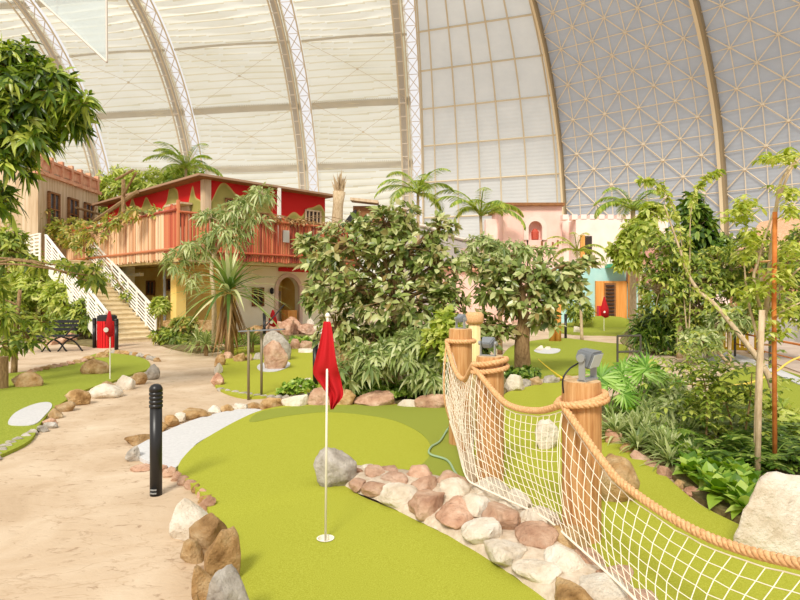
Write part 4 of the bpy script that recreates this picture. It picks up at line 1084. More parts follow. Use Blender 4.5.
# ground floor
m = MB(); m.obox(C+V*3.0+OV*-.2, V*7.6, OV*-.3, Z*3.0); m.obox(C+OU*-.3+OV*-.2, U*1.8, OU*-.3, Z*3.0); m.obox(C+OV*-.2+V*.0, V*3.2, OV*-.3, Z*3.0)
part(m, 'ground_wall', M['yellow'], t)
wall_window(C+V*2.9-OV*.2, V, .9, 1.9, .55, OV, M['brownwood'], M['darkgap'])
wall_window(C+V*5.1-OV*.2, V, .9, 1.7, .7, OV, M['brownwood'], M['pane'])
for a, b, wd, mt in ((5.2,.9,.34,'creamwall'),(4.8,.9,.26,'creamwall')):
    m = MB(); m.obox(C+V*a+OV*b, V*wd, OV*.3, Z*3.0); part(m, 'column', M[mt], t)
m = MB(); m.obox(C+V*.0+OV*.9-V*.15, V*.5, OV*.4, Z*3.0); part(m, 'corner_column', M['yellow'], t)
m = MB(); m.tube([C+V*1.3+OV*1.1, C+V*1.3+OV*1.1+Z*3.0], .06, 8); part(m, 'downpipe', M['steel'], t)
m = MB(); m.obox(C+V*3.6+OV*1.0+Z*2.55, V*2.2, OV*.2, Z*.14); part(m, 'lintel', M['creamwall'], t)
# cream wall with the arched opening
s0, s1, zd0, zsp, rA = 3.66, 5.0, 0, 2.0, .67
m = MB(); org = C-OU*.25
def arch_wall(m, org, du, out, x0, x1, z1, ax, ar, zs, th, n=14):
    """wall slab from x0..x1, height z1, with an arched hole centre ax"""
    m.obox(org+du*x0, du*(ax-ar-x0), out*-th, Z*z1); m.obox(org+du*(ax+ar), du*(x1-ax-ar), out*-th, Z*z1)
    for k in range(n):
        a0 = PI*k/n; a1 = PI*(k+1)/n
        xa, za = ax+ar*math.cos(a0), zs+ar*math.sin(a0); xb, zb = ax+ar*math.cos(a1), zs+ar*math.sin(a1)
        q = [org+du*xa+Z*za, org+du*xa+Z*z1, org+du*xb+Z*z1, org+du*xb+Z*zb]
        m.add(q+[p-out*th for p in q], [(0,1,2,3),(7,6,5,4),(0,3,7,4)])
arch_wall(m, org, U, OU, 1.6, 9.2, 3.0, 4.35, .62, 1.95, .35); recalc(part(m, 'arched_wall', M['creamwall'], t))
m = MB()
for k in range(20):
    a0 = PI*k/20; a1 = PI*(k+1)/20
    for ra, rb in ((.60,.78),):
        q = [org+U*(4.35+r*math.cos(a))+Z*(1.95+r*math.sin(a)) for r, a in ((ra,a0),(rb,a0),(rb,a1),(ra,a1))]
        m.add([p+OU*.06 for p in q]+[p-OU*.05 for p in q], [(0,1,2,3),(7,6,5,4),(0,3,7,4),(1,5,6,2)])
for sg in (-1, 1): m.obox(org+U*(4.35+sg*.69-.09)-OU*.05, U*.18, OU*.11, Z*1.95)
recalc(part(m, 'arch_surround', solid('arch_trim', srgb(224,196,180), .8), t))
m = MB(); m.obox(org+U*3.6-OU*1.6, U*1.7, OU*-.1, Z*3.0); m.obox(org+U*3.4-OU*.35, U*.2, OU*-1.3, Z*3); m.obox(org+U*5.1-OU*.35, U*.2, OU*-1.3, Z*3); part(m, 'porch_recess', M['yellow'], t)
m = MB(); m.obox(org+U*4.45-OU*1.45, U*.5, OU*-.1, Z*1.9); m.obox(org+U*3.85-OU*1.45, U*.35, OU*-.1, Z*2.4); d = part(m, 'inner_door', M['oldwood'], t)
m = MB(); m.obox(org+U*3.95+OU*.02+Z*0, U*.5, OU*.5, Z*1.0); part(m, 'orange_counter', M['orangewood'], t)
wall_window(org+U*2.35, U, .62, 1.2, .85, OU, M['brownwood'], M['darkgap'])
wall_window(org+U*6.1, U, .8, 1.2, .85, OU, M['brownwood'], M['darkgap'])
m = MB()
for x in (3.35, 5.45): m.lathe(org+U*x+OU*.12+Z*1.75, [(.03,0),(.09,.06),(.09,.22),(.02,.3)], 8)
part(m, 'wall_lantern', M['blackmatt'], t)
m = MB(); m.obox(org+U*3.75+OU*.05+Z*2.80, U*2.3, OU*.05, Z*.18)
for k in range(5): m.obox(org+U*(3.8+k*.46)+OU*.05+Z*2.95, U*.38, OU*.05, Z*.1)
part(m, 'red_signboard', M['red'], t)
# staircase
S0 = Vector((-9.75, 20.95, 0))+OV*.0; NS = 19; RISE = 3.28/NS; RUN = .375; SW = 1.75
side = -OV   # right-hand side towards the house
A0 = Vector((-10.35, 20.6, 0))
st = empty('staircase', A0, 'straight timber staircase with white railings climbing to the balcony behind the red bin', 'staircase')
t_ = t
def spart(m, name, mat): o = m.build(name, mat); o.parent = st; o.location = -Vector(st.location); return o
wv = U*0+Vector((.685,.728,0))*SW
for k in range(NS):
    m = MB(); o = A0+V*(k*RUN)+Z*(k*RISE); m.obox(o-V*.03+Z*(RISE-.05), V*(RUN+.05), wv, Z*.05); m.obox(o, V*.03, wv, Z*(RISE-.04)); spart(m, 'step', M['step'])
Ltot = NS*RUN; Ht = NS*RISE
def stringer(off):
    o = A0+wv*off; m = MB()
    q = [o-Z*0, o+V*Ltot+Z*(Ht-.0), o+V*Ltot+Z*(Ht-.45), o+V*.8]
    q2 = [p+wv.normalized()*.06 for p in q]; m.add(q+q2, [(0,1,2,3),(7,6,5,4),(0,4,5,1),(1,5,6,2),(2,6,7,3),(3,7,4,0)]); return m
for off in (-.04, 1.0): recalc(spart(stringer(off), 'stringer', M['white']))
for off in (-.03, 1.0):
    o = A0+wv*off; sl = (V*Ltot+Z*Ht)
    for k in range(9): m = MB(); m.tube([o+sl*(.02+.96*k/8)*1+Z*.05, o+sl*(.02+.96*k/8)+Z*1.1], .045, 6); spart(m, 'baluster_post', M['white'])
    m = MB()
    for z in (.18,.32,.46,.60,.74,.88): m.tube([o+sl*.02+Z*z, o+sl*.98+Z*z], .028, 5)
    m.obox(o+sl*.01+Z*1.05-wv.normalized()*.04, sl*.98, wv.normalized()*.1, Z*.07)
    spart(m, 'railing', M['white'])
m = MB(); o = A0+V*Ltot+Z*(Ht-.2); m.obox(o-wv.normalized()*.3, V*2.4, wv*1.3, Z*.2); spart(m, 'landing', M['deck'])
m = MB()
for k in range(4):
    p = o-wv.normalized()*.25+V*(k*.75)
    m.tube([p, p+Z*1.3], .05, 6)
for k in range(6): m.obox(o-wv.normalized()*.28+Z*(.35+k*.16), V*2.3, wv.normalized()*.04, Z*.08)
m.obox(o-wv.normalized()*.3+Z*1.28, V*2.4, wv.normalized()*.1, Z*.06)
spart(m, 'landing_rail', M['white'])
# weathered building far left
b0 = Vector((-17.6, 28.2, 0)); bd = Vector((-.2, 6.0, 0)); t = empty('old_timber_building', b0, 'weathered plank building with terracotta parapet at the upper left', 'building')
dn = bd.normalized(); ow = Vector((1,.03,0))
m = MB(); m.obox(b0, bd, (-9,0,0), Z*7.9); part(m, 'plank_wall', M['oldwood'], t)
m = MB(); m.obox(b0+ow*.15-dn*.2+Z*7.6, bd*1.06, (-.35,0,0), Z*.18); m.obox(b0+ow*.1-dn*.1+Z*8.35, bd*1.04, (-.2,0,0), Z*.12)
for k in range(7): m.obox(b0+ow*.12+dn*(.05+k*.95)+Z*7.78, dn*.18, (-.25,0,0), Z*.85)
m.obox(b0-dn*.05+Z*7.75, dn*6.1, (-.12,0,0), Z*.6)
part(m, 'parapet', M['terra'], t)
for k, (s, zb) in enumerate(((.75,5.1),(2.6,5.1),(4.3,5.1))):
    m = MB(); o = b0+dn*s+Z*zb+ow*.02
    for a, b_, c, d in ((0,0,1.0,.1),(0,1.7,1.0,.1),(0,0,.1,1.8),(.9,0,.1,1.8),(.47,0,.06,1.8),(0,.9,1,.06)): m.obox(o+dn*a+Z*b_, dn*c, ow*.12, Z*d)
    f = part(m, 'window', M['brownwood'], t)
    m = MB(); m.obox(o+dn*.06, dn*.9, ow*.04, Z*1.75); p = m.build('pane', M['pane']); p.parent = f
m = MB(); m.tube([b0+dn*3.1+ow*.6+Z*4.2, b0+dn*4.5+ow*.6+Z*6.6], .07, 6); m.tube([b0+dn*2.4+ow*.6+Z*6.3, b0+dn*5.6+ow*.6+Z*6.3], .07, 6); m.tube([b0+dn*3.0+ow*1.8+Z*0, b0+dn*3.0+ow*1.8+Z*5.0], .08, 6)
part(m, 'timber_prop', M['bark'], t)
m = MB(); m.obox(b0+ow*.05+Z*3.1, bd*1.3, ow*1.8, Z*.2); part(m, 'lower_deck', M['terra'], t)
# low pink wall and brown shed line at far left
m = MB(); m.obox(P(-20,330,30)*1, (5.6,.6,0), (0,.3,0), (0,0,.95)); o = m.build('low_wall', M['pink']); tag(o, 'low pink garden wall behind the small tree at the far left', 'wall')
# dead stump on the balcony
sp = P(337, 224, 27); t = empty('dead_palm_stump', sp, 'dry pale palm stump with a frayed top beside the red house', 'stump')
m = MB(); m.tube([Vector((0,0,-3.6)), Vector((0,0,0)), Vector((.05,0,.9)), Vector((.1,0,1.5))], [.3,.27,.24,.3], 10); m.build('stump_trunk', M['palebark'], t, smooth=True)
m = MB(); random.seed(3)
for k in range(60):
    a = R(0,2*PI); d = Vector((math.cos(a)*R(.1,.55), math.sin(a)*R(.1,.5), 1)); m.leaf(Vector((.1,0,R(.9,1.6))), d, rv(), R(.4,1.1), .12, -.1)
m.build('frayed_fibres', M['palebark'], t)
# dark sloping roof behind it
t = empty('dark_lean_to', P(352,225,30), 'small dark lean-to roof between the stump and the rubber shrub', 'roof')
q = [P(341,226,30), P(352,212,30), P(356,209,30), P(356,226,30)]
m = MB(); e = Vector((0,1.5,0)); m.add(q+[p+e for p in q], [(0,3,2,1),(4,5,6,7),(0,1,5,4),(1,2,6,5),(2,3,7,6),(3,0,4,7)]); recalc(part(m, 'sloping_panel', M['blackmatt'], t))
m = MB(); a = P(350,200,30); m.obox(a, P(378,203,30)-a, (0,1.5,.1), (0,0,.14)); part(m, 'flat_roof', M['oldwood'], t)
m = MB(); a = P(353,204,30.5); m.obox(a-Z*1.0, Vector((1.6,0,0)), (0,1,0), (0,0,.9)); part(m, 'back_wall', M['brownwood'], t)
# grey tent roof
t = empty('grey_canopy', P(455,262,46), 'smooth grey fabric canopy rising behind the rubber-leaf shrub', 'canopy')
m = MB(); pr = [(418,226),(424,226.5),(432,229),(442,233),(452,237),(462,239.5),(474,241),(486,241.5)]; vs = []; fs = []
for x, y in pr:
    a = P(x, y, 46); vs += [a, a+Vector((0,3,.2)), Vector((a.x, 46, 0)), Vector((a.x+0, 49, 0))]
for k in range(len(pr)-1):
    i = 4*k; fs += [(i, i+4, i+5, i+1), (i+2, i+6, i+4, i), (i+1, i+5, i+7, i+3)]
m.add(vs, fs); recalc(part(m, 'canopy_skin', solid('grey_fabric', srgb(172,166,162), .8), t, smooth=False))
m = MB(); m.tube([P(x, y-.6, 45.9) for x, y in pr], .12, 5); part(m, 'canopy_edge', M['white_steel'], t)
# pink castle
YC = 37.0
t = empty('pink_castle', P(535,318,YC), 'pink fort facade with a square tower and crenellated wall', 'castle')
def W(px, py, Y=YC): return P(px, py, Y)
def pbox(m, x0, x1, y0, y1, Y, d):
    a = P(x0, y1, Y); b = P(x1, y0, Y); m.obox(a, (b.x-a.x,0,0), (0,d,0), (0,0,b.z-a.z)); return m
xc = P(535,0,YC-1).x; zs = P(0,228,YC-1).z
m = MB(); tl = P(503,0,YC-1).x; tr = P(562,0,YC-1).x; zt = P(0,205,YC-1).z
arch_wall(m, Vector((0,YC-1,0)), Vector((1,0,0)), Vector((0,-1,0)), tl, tr, zt, xc, .42, zs, .4)
m.obox((xc-.5,YC-1,0), (1,0,0), (0,.4,0), (0,0,P(0,240,YC-1).z)); m.obox((tl,YC-.6,0), (tr-tl,0,0), (0,4,0), (0,0,zt-.0)); recalc(part(m, 'tower', M['pink'], t))
m = MB()
for k in range(16):
    a0 = PI*k/16; a1 = PI*(k+1)/16
    q = [Vector((xc+r*math.cos(a), YC-1.02, zs+r*math.sin(a))) for r, a in ((.42,a0),(.72,a0),(.72,a1),(.42,a1))]
    m.add(q+[p+Vector((0,-.1,0)) for p in q], [(0,1,2,3),(7,6,5,4),(0,3,7,4),(1,5,6,2)])
for sg in (-1,1): m.obox((xc+sg*.57-.15, YC-1.12, P(0,240,YC-1).z), (.3,0,0), (0,.1,0), (0,0,.75))
recalc(part(m, 'window_surround', solid('stone_trim', srgb(226,208,196), .85), t))
m = MB(); pbox(m, 500, 565, 202.5, 205.5, YC-1.3, 4.8); part(m, 'tower_cornice', M['brownwood'], t)
m = MB(); a = P(535, 236, YC-.8); m.lathe(a-Z*.3, [(.05,0),(.22,.1),(.24,.55),(.1,.75)], 8); part(m, 'hanging_lantern', solid('lantern_red', srgb(190,80,60), .6), t)
m = MB()
for x, y in ((525,247),(542,244),(553,245),(558,243)): pbox(m, x-.8, x+.8, y-3, y+3, YC-1.08, .1)
part(m, 'arrow_slit', M['brownwood'], t)
# upper crenellated wall
m = MB(); pbox(m, 562, 576, 217, 330, YC-.5, 3.5); pbox(m, 576, 668, 219, 268, YC-2, 2.0)
for k in range(12): pbox(m, 563+k*9, 568.6+k*9, 214.5, 219.5, YC-2, .6)
part(m, 'crenellated_wall', M['pinkpale'], t)
m = MB(); pbox(m, 628, 668, 240, 283, YC-2.3, .4); part(m, 'rose_panel', solid('rose', srgb(206,152,138), .85), t)
m = MB(); pbox(m, 585, 592, 236, 256, YC-2.06, .1); f = part(m, 'window', M['darkgap'], t)
m = MB(); pbox(m, 581, 585, 235, 257, YC-2.2, .2); p = m.build('shutter', M['orangewood']); p.parent = f
m = MB(); pbox(m, 545, 668, 268, 335, YC-2, 1.6); part(m, 'lower_wall', M['cyan'], t)
m = MB(); pbox(m, 596, 627, 281, 320, YC-2.2, .3); f = part(m, 'door_frame', M['orangewood'], t)
m = MB(); pbox(m, 605, 616, 283, 318, YC-2.3, .15); p = m.build('door_leaf', M['brownwood']); p.parent = f
m = MB()
for k in range(9): pbox(m, 606.5, 614.5, 285+k*3.6, 286.6+k*3.6, YC-2.4, .1)
p = m.build('louvre', M['darkgap']); p.parent = f
m = MB(); pbox(m, 612, 630, 263.5, 267, YC-3.2, 1.2); part(m, 'green_awning', solid('awning_green', srgb(60,180,140), .6), t)
m = MB(); pbox(m, 633, 648, 268, 272.5, YC-3, 1.0); part(m, 'white_canopy', M['white'], t)
m = MB(); pbox(m, 630, 634, 266, 318, YC-3, .3); part(m, 'timber_post', M['orangewood'], t)
m = MB(); pbox(m, 599, 605, 306, 320, YC-2.8, .4); part(m, 'red_box', M['red'], t)
# low pink wall with tile cap
t = empty('tiled_garden_wall', P(480,330,33), 'low pink wall with a wavy clay tile cap left of the tower', 'wall')
m = MB(); pbox(m, 440, 512, 270, 345, 33, .5); part(m, 'wall_body', M['pink'], t)
m = MB(); a = P(440,268.5,32.8); b = P(512,268.5,32.8); k = 0; x = a.x
while x < b.x: m.tube([(x,32.7,a.z), (x,33.7,a.z+.1)], .11, 6); x += .21
part(m, 'tile_cap', M['terra'], t)
m = MB(); pbox(m, 462, 503, 248, 270, 36, 1); pbox(m, 486, 503, 219, 250, 38, 1); o = m.build('fort_side_wall', M['pinkpale']); tag(o, 'stepped pale pink wall joining the tower from the left', 'wall')
# turf mound before the door
m = MB(); g = G(605, 326, 0); n = 24; vs = []; fs = []
for j, (rr, z) in enumerate(((1.0,0),(.9,.14),(.7,.34),(.4,.5),(.05,.56))):
    for k in range(n): vs.append((g.x+2.0*rr*math.cos(2*PI*k/n), g.y+1.8*rr*math.sin(2*PI*k/n), z))
for j in range(4):
    for k in range(n): fs.append((j*n+k, j*n+(k+1)%n, (j+1)*n+(k+1)%n, (j+1)*n+k))
fs.append(tuple(4*n+k for k in range(n)))
m.add(vs, fs); o = m.build('golf_green', M['turf_far'], smooth=True); tag(o, 'domed turf mound before the cyan door', 'golf green')
surf('golf_green', [(556,330),(570,322),(600,320),(640,322),(640,334),(600,335),(570,334)], M['turf_far'], .03, label='flat turf at the foot of the far mound', cat='golf green')
m = MB()
for x in (558.0, 552.5): m.tube([G(x,342), G(x,342)+Z*P(0,300,G(x,342).y).z], .12, 8)
o = m.build('timber_post_pair', M['orangewood'], smooth=True); tag(o, 'pair of orange timber posts right of the small rubber tree', 'posts')
# far right: thatched hut and pale low wall
t = empty('thatched_hut', P(790,300,30), 'hut with an orange-brown thatched roof behind the young tree at right', 'hut')
m = MB(); a = [P(738,250,28), P(760,222,31), P(850,205,31), P(870,252,28)]; e = Vector((0,.2,-.25)); m.add(a+[p+e+Vector((0,0,-.2)) for p in a], [(0,3,2,1),(4,5,6,7),(0,1,5,4),(1,2,6,5),(2,3,7,6),(3,0,4,7)]); recalc(part(m, 'thatched_roof', M['thatch'], t))
m = MB(); pbox(m, 752, 860, 248, 312, 29.5, 2); part(m, 'hut_wall', M['terra'], t)
m = MB()
for x in (748, 786, 830): m.tube([P(x,252,28.3), Vector((P(x,0,28.3).x, 28.3, 0))], .1, 6)
part(m, 'hut_post', M['orangewood'], t)
m = MB(); pts = [G(735,337), G(765,339), G(800,343), G(850,352), G(930,366)]; 
for i in range(4):
    a, b = pts[i], pts[i+1]; m.obox(a, b-a, (0,.35,0), (0,0,.75))
o = m.build('low_white_wall', M['sand']); tag(o, 'low pale wall curving behind the brown road', 'wall')
m = MB(); pbox(m, 655, 745, 272, 318, 42, .5); o = m.build('pale_rear_wall', M['pinkpale']); tag(o, 'pale wall glimpsed through the shrubs right of the castle', 'wall')
# rusty rail fence between right green and road
t = empty('rail_fence', G(744,362), 'thin rusty rail fence crossing behind the young tree at right', 'fence')
q = [G(735,358), G(770,370), G(815,384)]
for p in q: m = MB(); m.tube([p, p+Z*.75], .03, 6); part(m, 'fence_post', M['darksteel'], t)
m = MB(); m.tube([p+Z*.72 for p in q], .025, 6); m.tube([p+Z*.4 for p in q], .015, 6); part(m, 'fence_rail', M['rustpole'], t)
# ---------------------------------------------------------------- plants
random.seed(99)
def rdir(zmin=-1, zmax=1):
    z = R(zmin, zmax); a = R(0, 2*PI); r = math.sqrt(max(0, 1-z*z)); return Vector((r*math.cos(a), r*math.sin(a), z))
def shrub(name, label, cat, base, blobs, nclus, per, L, W, mat, droop=.35, twigm='bark', stem=.03, spread=.9, up=.25, segs=2, group=None, stems=True, trunk=None, jit=.4, rings=1, clus=.12):
    """blobs: (centre, (rx,ry,rz)); leaves sit in tufts at twig ends"""
    base = Vector(base); t = empty(name, base, label, cat, group)
    vols = [b[1][0]*b[1][1]*b[1][2]+1e-6 for b in blobs]; sw = [v**.6 for v in vols]
    mb = MB(); tw = MB(); hub = []
    root = base
    if trunk:
        tp = [Vector(p) for p in trunk[0]]; tm = MB(); pts = smoothline(tp, 5); n = len(pts)
        tm.tube(pts, [trunk[1]+(trunk[2]-trunk[1])*i/(n-1) for i in range(n)], 10)
        o = tm.build('trunk', M[twigm], smooth=True); o.parent = t; o.location = -base; root = pts[-1]
    else: pts = None
    for c, r in blobs:
        c = Vector(c); s = root
        if pts: s = min(pts[len(pts)//2:], key=lambda p: (p-c).length+(0 if p.z < c.z else .6*(p.z-c.z)))
        mid = s.lerp(c, .5)+rv(.08)*(c-s).length; mid.z += .1*(c-s).length
        if stems: tw.tube(smoothline([s, mid, c], 4), [stem*(1-.6*i/8) for i in range(9)], 6)
    for k in range(nclus):
        i = random.choices(range(len(blobs)), sw)[0]; c, r = blobs[i]; c = Vector(c)
        d = rdir(-.75, 1); q = R(.25, 1)**.45
        p = c+Vector((d.x*r[0], d.y*r[1], d.z*r[2]))*q
        if p.z < .06: p.z = R(.06,.2)
        ax = (Vector((d.x, d.y, d.z*.6))+rv(.5)+Vector((0,0,up))).normalized()
        if stems and (k % 2 == 0): tw.tube([c.lerp(p, .1), c.lerp(p, .55)+rv(.05), p], [stem*.4, stem*.3, stem*.18], 3, cap=False)
        a = ax.orthogonal().normalized(); b = ax.cross(a)
        for j in range(per):
            an = j*2.4+R(-.4,.4); out = a*math.cos(an)+b*math.sin(an)
            dd = (out*spread+ax*R(.1,.9)+rv(jit*.4)).normalized()
            l = L*R(.65,1.2); mb.leaf(p+ax*R(-1,1)*clus*L*2.0, dd, (ax+rv(.3)+Vector((0,0,.5))).normalized(), l, W*l/L*R(.85,1.15), droop*R(.4,1.4), segs)
    o = mb.build('foliage', M[mat]); o.parent = t; o.location = -base
    if tw.v: o = tw.build('branches', M[twigm], smooth=True); o.parent = t; o.location = -base
    return t
def BL(px, py, Y, rx, ry, ryy=None):
    """ellipsoid blob from its place in the picture"""
    s = Y/F; return (P(px, py, Y), (rx*s, (ryy if ryy else (rx+ry)/2)*s, ry*s))
def palm(name, label, base, H, lean, nf, fl, mat='lf_palm', tr=.1, crown=0, droop=1.0, group=None, lw=.05, ll=.45, dirs=None):
    base = Vector(base); t = empty(name, base, label, 'palm', group)
    top = base+Vector((lean[0], lean[1], H)); pts = smoothline([base, base.lerp(top, .5)+Vector((lean[0]*-.15,0,0)), top], 8)
    m = MB(); m.tube(pts, [tr*(1.2-.5*i/(len(pts)-1)) for i in range(len(pts))], 10); o = m.build('trunk', M['palebark'], smooth=True); o.parent = t; o.location = -base
    for k in range(nf):
        a = dirs[k][0] if dirs else 2*PI*k/nf+R(-.25,.25); el = dirs[k][1] if dirs else R(.2,1.2); l = fl*R(.8,1.1)
        h = Vector((math.cos(a), math.sin(a), 0)); n = 14; sp = []
        ang = el
        p = top.copy(); 
        for i in range(n+1):
            sp.append(p.copy()); p = p+(h*math.cos(ang)+Vector((0,0,math.sin(ang))))*(l/n); ang -= droop*(1.9/n)*(.4+1.2*i/n)
        m = MB(); m.tube(sp, [.03*fl/2*(1-.8*i/n) for i in range(n+1)], 4)
        for i in range(2, n+1):
            tg = (sp[i]-sp[i-1]).normalized(); sd = tg.cross(Vector((0,0,1))).normalized()
            for sg in (-1, 1):
                for q in (0, .33, .66):
                    pos = sp[i-1].lerp(sp[i], q); env = math.sin(PI*min(1, (i+q)/(n+1)*.85+.12))
                    m.leaf(pos, (sd*sg+tg*.75+Vector((0,0,-.1+R(-.1,.1)))).normalized(), Vector((0,0,1)), ll*env*R(.85,1.1)*fl/2, lw*fl/2, .35, 2, peak=.35)
        o = m.build('frond', M[mat]); o.parent = t; o.location = -base
    return t
def rosette(name, label, cat, base, n, L, W, mat, el=(.2,1.4), droop=.7, group=None, segs=5, fold=.2, root=True, parent=None):
    base = Vector(base); m = MB()
    for k in range(n):
        a = k*2.39996+R(-.2,.2); e = el[0]+(el[1]-el[0])*(k/n)**.8; d = Vector((math.cos(a)*math.cos(e), math.sin(a)*math.cos(e), math.sin(e)))
        m.leaf(base.copy()+Vector((0,0,.02)), d, Vector((0,0,1)) if e < 1.3 else rv(), L*R(.75,1.1), W, droop*R(.7,1.4)*(1.2-e*.4), segs, fold, peak=.35)
    o = m.build(name, M[mat], loc=base)
    if parent is None: tag(o, label, cat, group)
    return o
def fan_leafs(t, base, centre, r, n, nl, mat):
    pass
# --- left foreground tree, drooping branches at the top left
Y = 8.5
shrub('broadleaf_tree', 'leafy tree reaching in from the top left with drooping mango-like leaves', 'tree', (-7.9, 9.2, 0),
      [BL(8,70,Y,22,24), BL(30,95,Y,34,28), BL(62,112,Y+.3,28,22), BL(15,120,Y,30,30), BL(48,80,Y,22,14), BL(10,160,Y,18,22), BL(34,140,Y,16,14), BL(-12,100,Y,30,60), BL(0,205,Y,9,20), BL(78,100,Y,12,10), BL(20,55,Y,18,14)],
      520, 8, .25, .065, 'lf_topleft', droop=.5, spread=.95, up=0, stem=.03, trunk=([(-7.9,9.2,0),(-7.6,9,2.5),(-6.6,8.6,4.2)], .16, .08), twigm='bark')
shrub('broadleaf_tree', 'low branch of dark leaves arching before the staircase at left', 'tree', (-9.4, 11.0, 0),
      [BL(8,250,11,18,20), BL(-2,285,11,12,12), BL(30,262,11,14,7), BL(52,265,10.6,16,6), BL(76,268,10.4,14,8), BL(92,276,10.2,10,9), BL(100,285,10.2,5,7), BL(14,236,11,10,7), BL(0,320,11,12,12)],
      150, 7, .20, .065, 'lf_mango', droop=.6, spread=.8, up=0, trunk=([(-9.4,11,0),(-9.0,11,1.3),(-8.5,11,2.3)], .09, .05))
Y = 14
shrub('young_tree', 'small bushy tree with a thin brown trunk left of the bench', 'tree', G(12,374),
      [BL(10,318,12.8,22,12), BL(30,338,12.8,22,10), BL(2,345,12.6,18,12), BL(45,322,13,12,8), BL(-8,300,13,12,14)], 110, 7, .19, .07, 'lf_mango', droop=.4, stem=.03,
      trunk=([G(14,374), P(16,330,13), P(20,290,13.2)], .07, .04))
# bank of shrubs behind left
def bankshrub(px, py, Y, rx, ry, mat, label, n=130, L=.28, W=.09, name='garden_shrub', **k):
    s = Y/F; b = Vector(((px-400)*s, Y, 0)); return shrub(name, label, 'shrub', b, [BL(px,py,Y,rx,ry)]+([BL(px,(py+300)/2+10,Y,rx*.8,ry*.7)] if py < 280 else []), n, 7, L, W, mat, **k)
bankshrub(40,290,26,22,24,'lf_light','yellow-green shrub under the upper stair flight', 260, .34,.11)
bankshrub(66,300,24,20,22,'lf_light','bright shrub beside the lower stair flight', 240,.34,.11)
bankshrub(20,270,27,26,26,'lf_light','pale green shrub below the old timber building', 260,.36,.12)
bankshrub(85,318,22.3,16,20,'lf_mango','dense green shrub just left of the red bin', 220,.26,.09)
bankshrub(64,328,23,13,10,'lf_mango','low shrub on the pink rock bank left of the bin', 120,.24,.08)
bankshrub(8,308,25,22,20,'lf_mango','green shrub at the left edge before the low pink wall', 200,.34,.1)
bankshrub(30,225,29.5,34,22,'lf_vine','reddish climbing plant hanging on the old timber building', 320,.34,.12)
bankshrub(75,232,29,22,16,'lf_vine','tangled vines between the two upper decks', 220,.3,.1)
# greenery behind the roofs
for px,py,rx,ry,mt,lb in ((120,190,24,22,'lf_light','round light green tree behind the old timber building roofline'),(148,188,22,20,'lf_light','tree crown above the roof of the red house, left of the palm'),(184,182,20,14,'lf_palm','feathery crown right above the roof corner of the red house'),(95,205,18,16,'lf_vine','small crown between the two buildings')):
    bankshrub(px,py,38,rx,ry,mt,lb,300,.5,.15,name='background_tree', stems=True)
palm('palm_tree','arching palm rising behind the red house roof', (-13.4,35,0), 9.3, (.5,0), 14, 2.6, 'lf_palm', ll=.5)
shrub('climbing_vine','green vine trailing along the left balcony screen','vine',B0+V*6.5+Z*4.6+OV*.3,[(B0+V*2.2+OV*.3+Z*4.85,(.9,.4,.25)),(B0+V*4.2+OV*.3+Z*4.7,(1.0,.4,.35)),(B0+V*6.2+OV*.4+Z*4.4,(1.1,.4,.5)),(B0+V*8+OV*.4+Z*4.1,(1.1,.4,.7)),(B0+V*9.6+OV*.3+Z*4.4,(1,.4,.6))],260,6,.22,.09,'lf_vine',droop=.5,stem=.03)
shrub('climbing_vine','dry reddish vine draped on the right balcony rail','vine',B0+U*5+Z*4.8+OU*.3,[(B0+U*(2+k*1.5)+OU*.25+Z*4.78,(.8,.3,.12)) for k in range(6)],220,5,.16,.07,'lf_dry',droop=.4,stem=.02)
shrub('climbing_vine','vine winding up the right stair railing','vine',A0+wv+V*3+Z*1.8,[(A0+wv+V*s+Z*(s*.46+.5),(.35,.25,.3)) for s in (2.6,3.2,4.4,5.4,6.6)],90,5,.16,.08,'lf_mango',stem=.02)
# trees and plants at the house corner
Y = 17.5
shrub('slender_tree','slender tree with grey-green narrow leaves before the balcony corner','tree',G(214,350),
      [BL(262,195,Y,14,10), BL(240,212,Y,22,13), BL(212,218,Y,14,9), BL(228,235,Y,24,14), BL(196,248,Y,18,12), BL(176,262,Y,12,12), BL(190,278,Y,10,10), BL(258,222,Y,12,8)],
      230, 8, .27, .06, 'lf_grey', droop=.7, spread=.7, up=-.05, stem=.03, trunk=([G(214,350),P(214,300,Y),P(212,262,Y),P(226,232,Y)], .08, .04), twigm='palebark')
# big dracaena
gb = G(229,348); gb.y = 16.2; gb.x = (229-400)*16.2/F
t = empty('dracaena', (gb.x,gb.y,0), 'spiky dracaena with long pale-edged strap leaves before the house', 'plant')
m = MB(); m.tube([(0,0,0),(.02,0,.8),(0,0,1.75)], [.13,.11,.1], 10); m.build('trunk', M['bark'], t, smooth=True)
m = MB()
for k in range(85):
    a = k*2.39996; e = 1.45-(k/85)*1.5; d = Vector((math.cos(a)*math.cos(e), math.sin(a)*math.cos(e), math.sin(e)))
    m.leaf(Vector((0,0,1.75+.25*(1-k/85))), d, Vector((0,0,1)) if e < 1.3 else rv(), R(1.5,2.1)*(1 if k > 20 else .8), .11, R(.3,.6)*(1.3-e*.5), 7, .25, peak=.3)
m.build('leaves', M['lf_drac'], t)
m = MB()
for k in range(70):
    a = R(0,2*PI); d = Vector((math.cos(a)*.4, math.sin(a)*.4, -1)); m.leaf(Vector((R(-.15,.15),R(-.15,.15),R(1.2,1.85))), d, Vector((math.cos(a),math.sin(a),0)), R(.8,1.3), .06, .1, 4)
m.build('dry_leaf_skirt', M['lf_dry'], t)
random.seed(12)
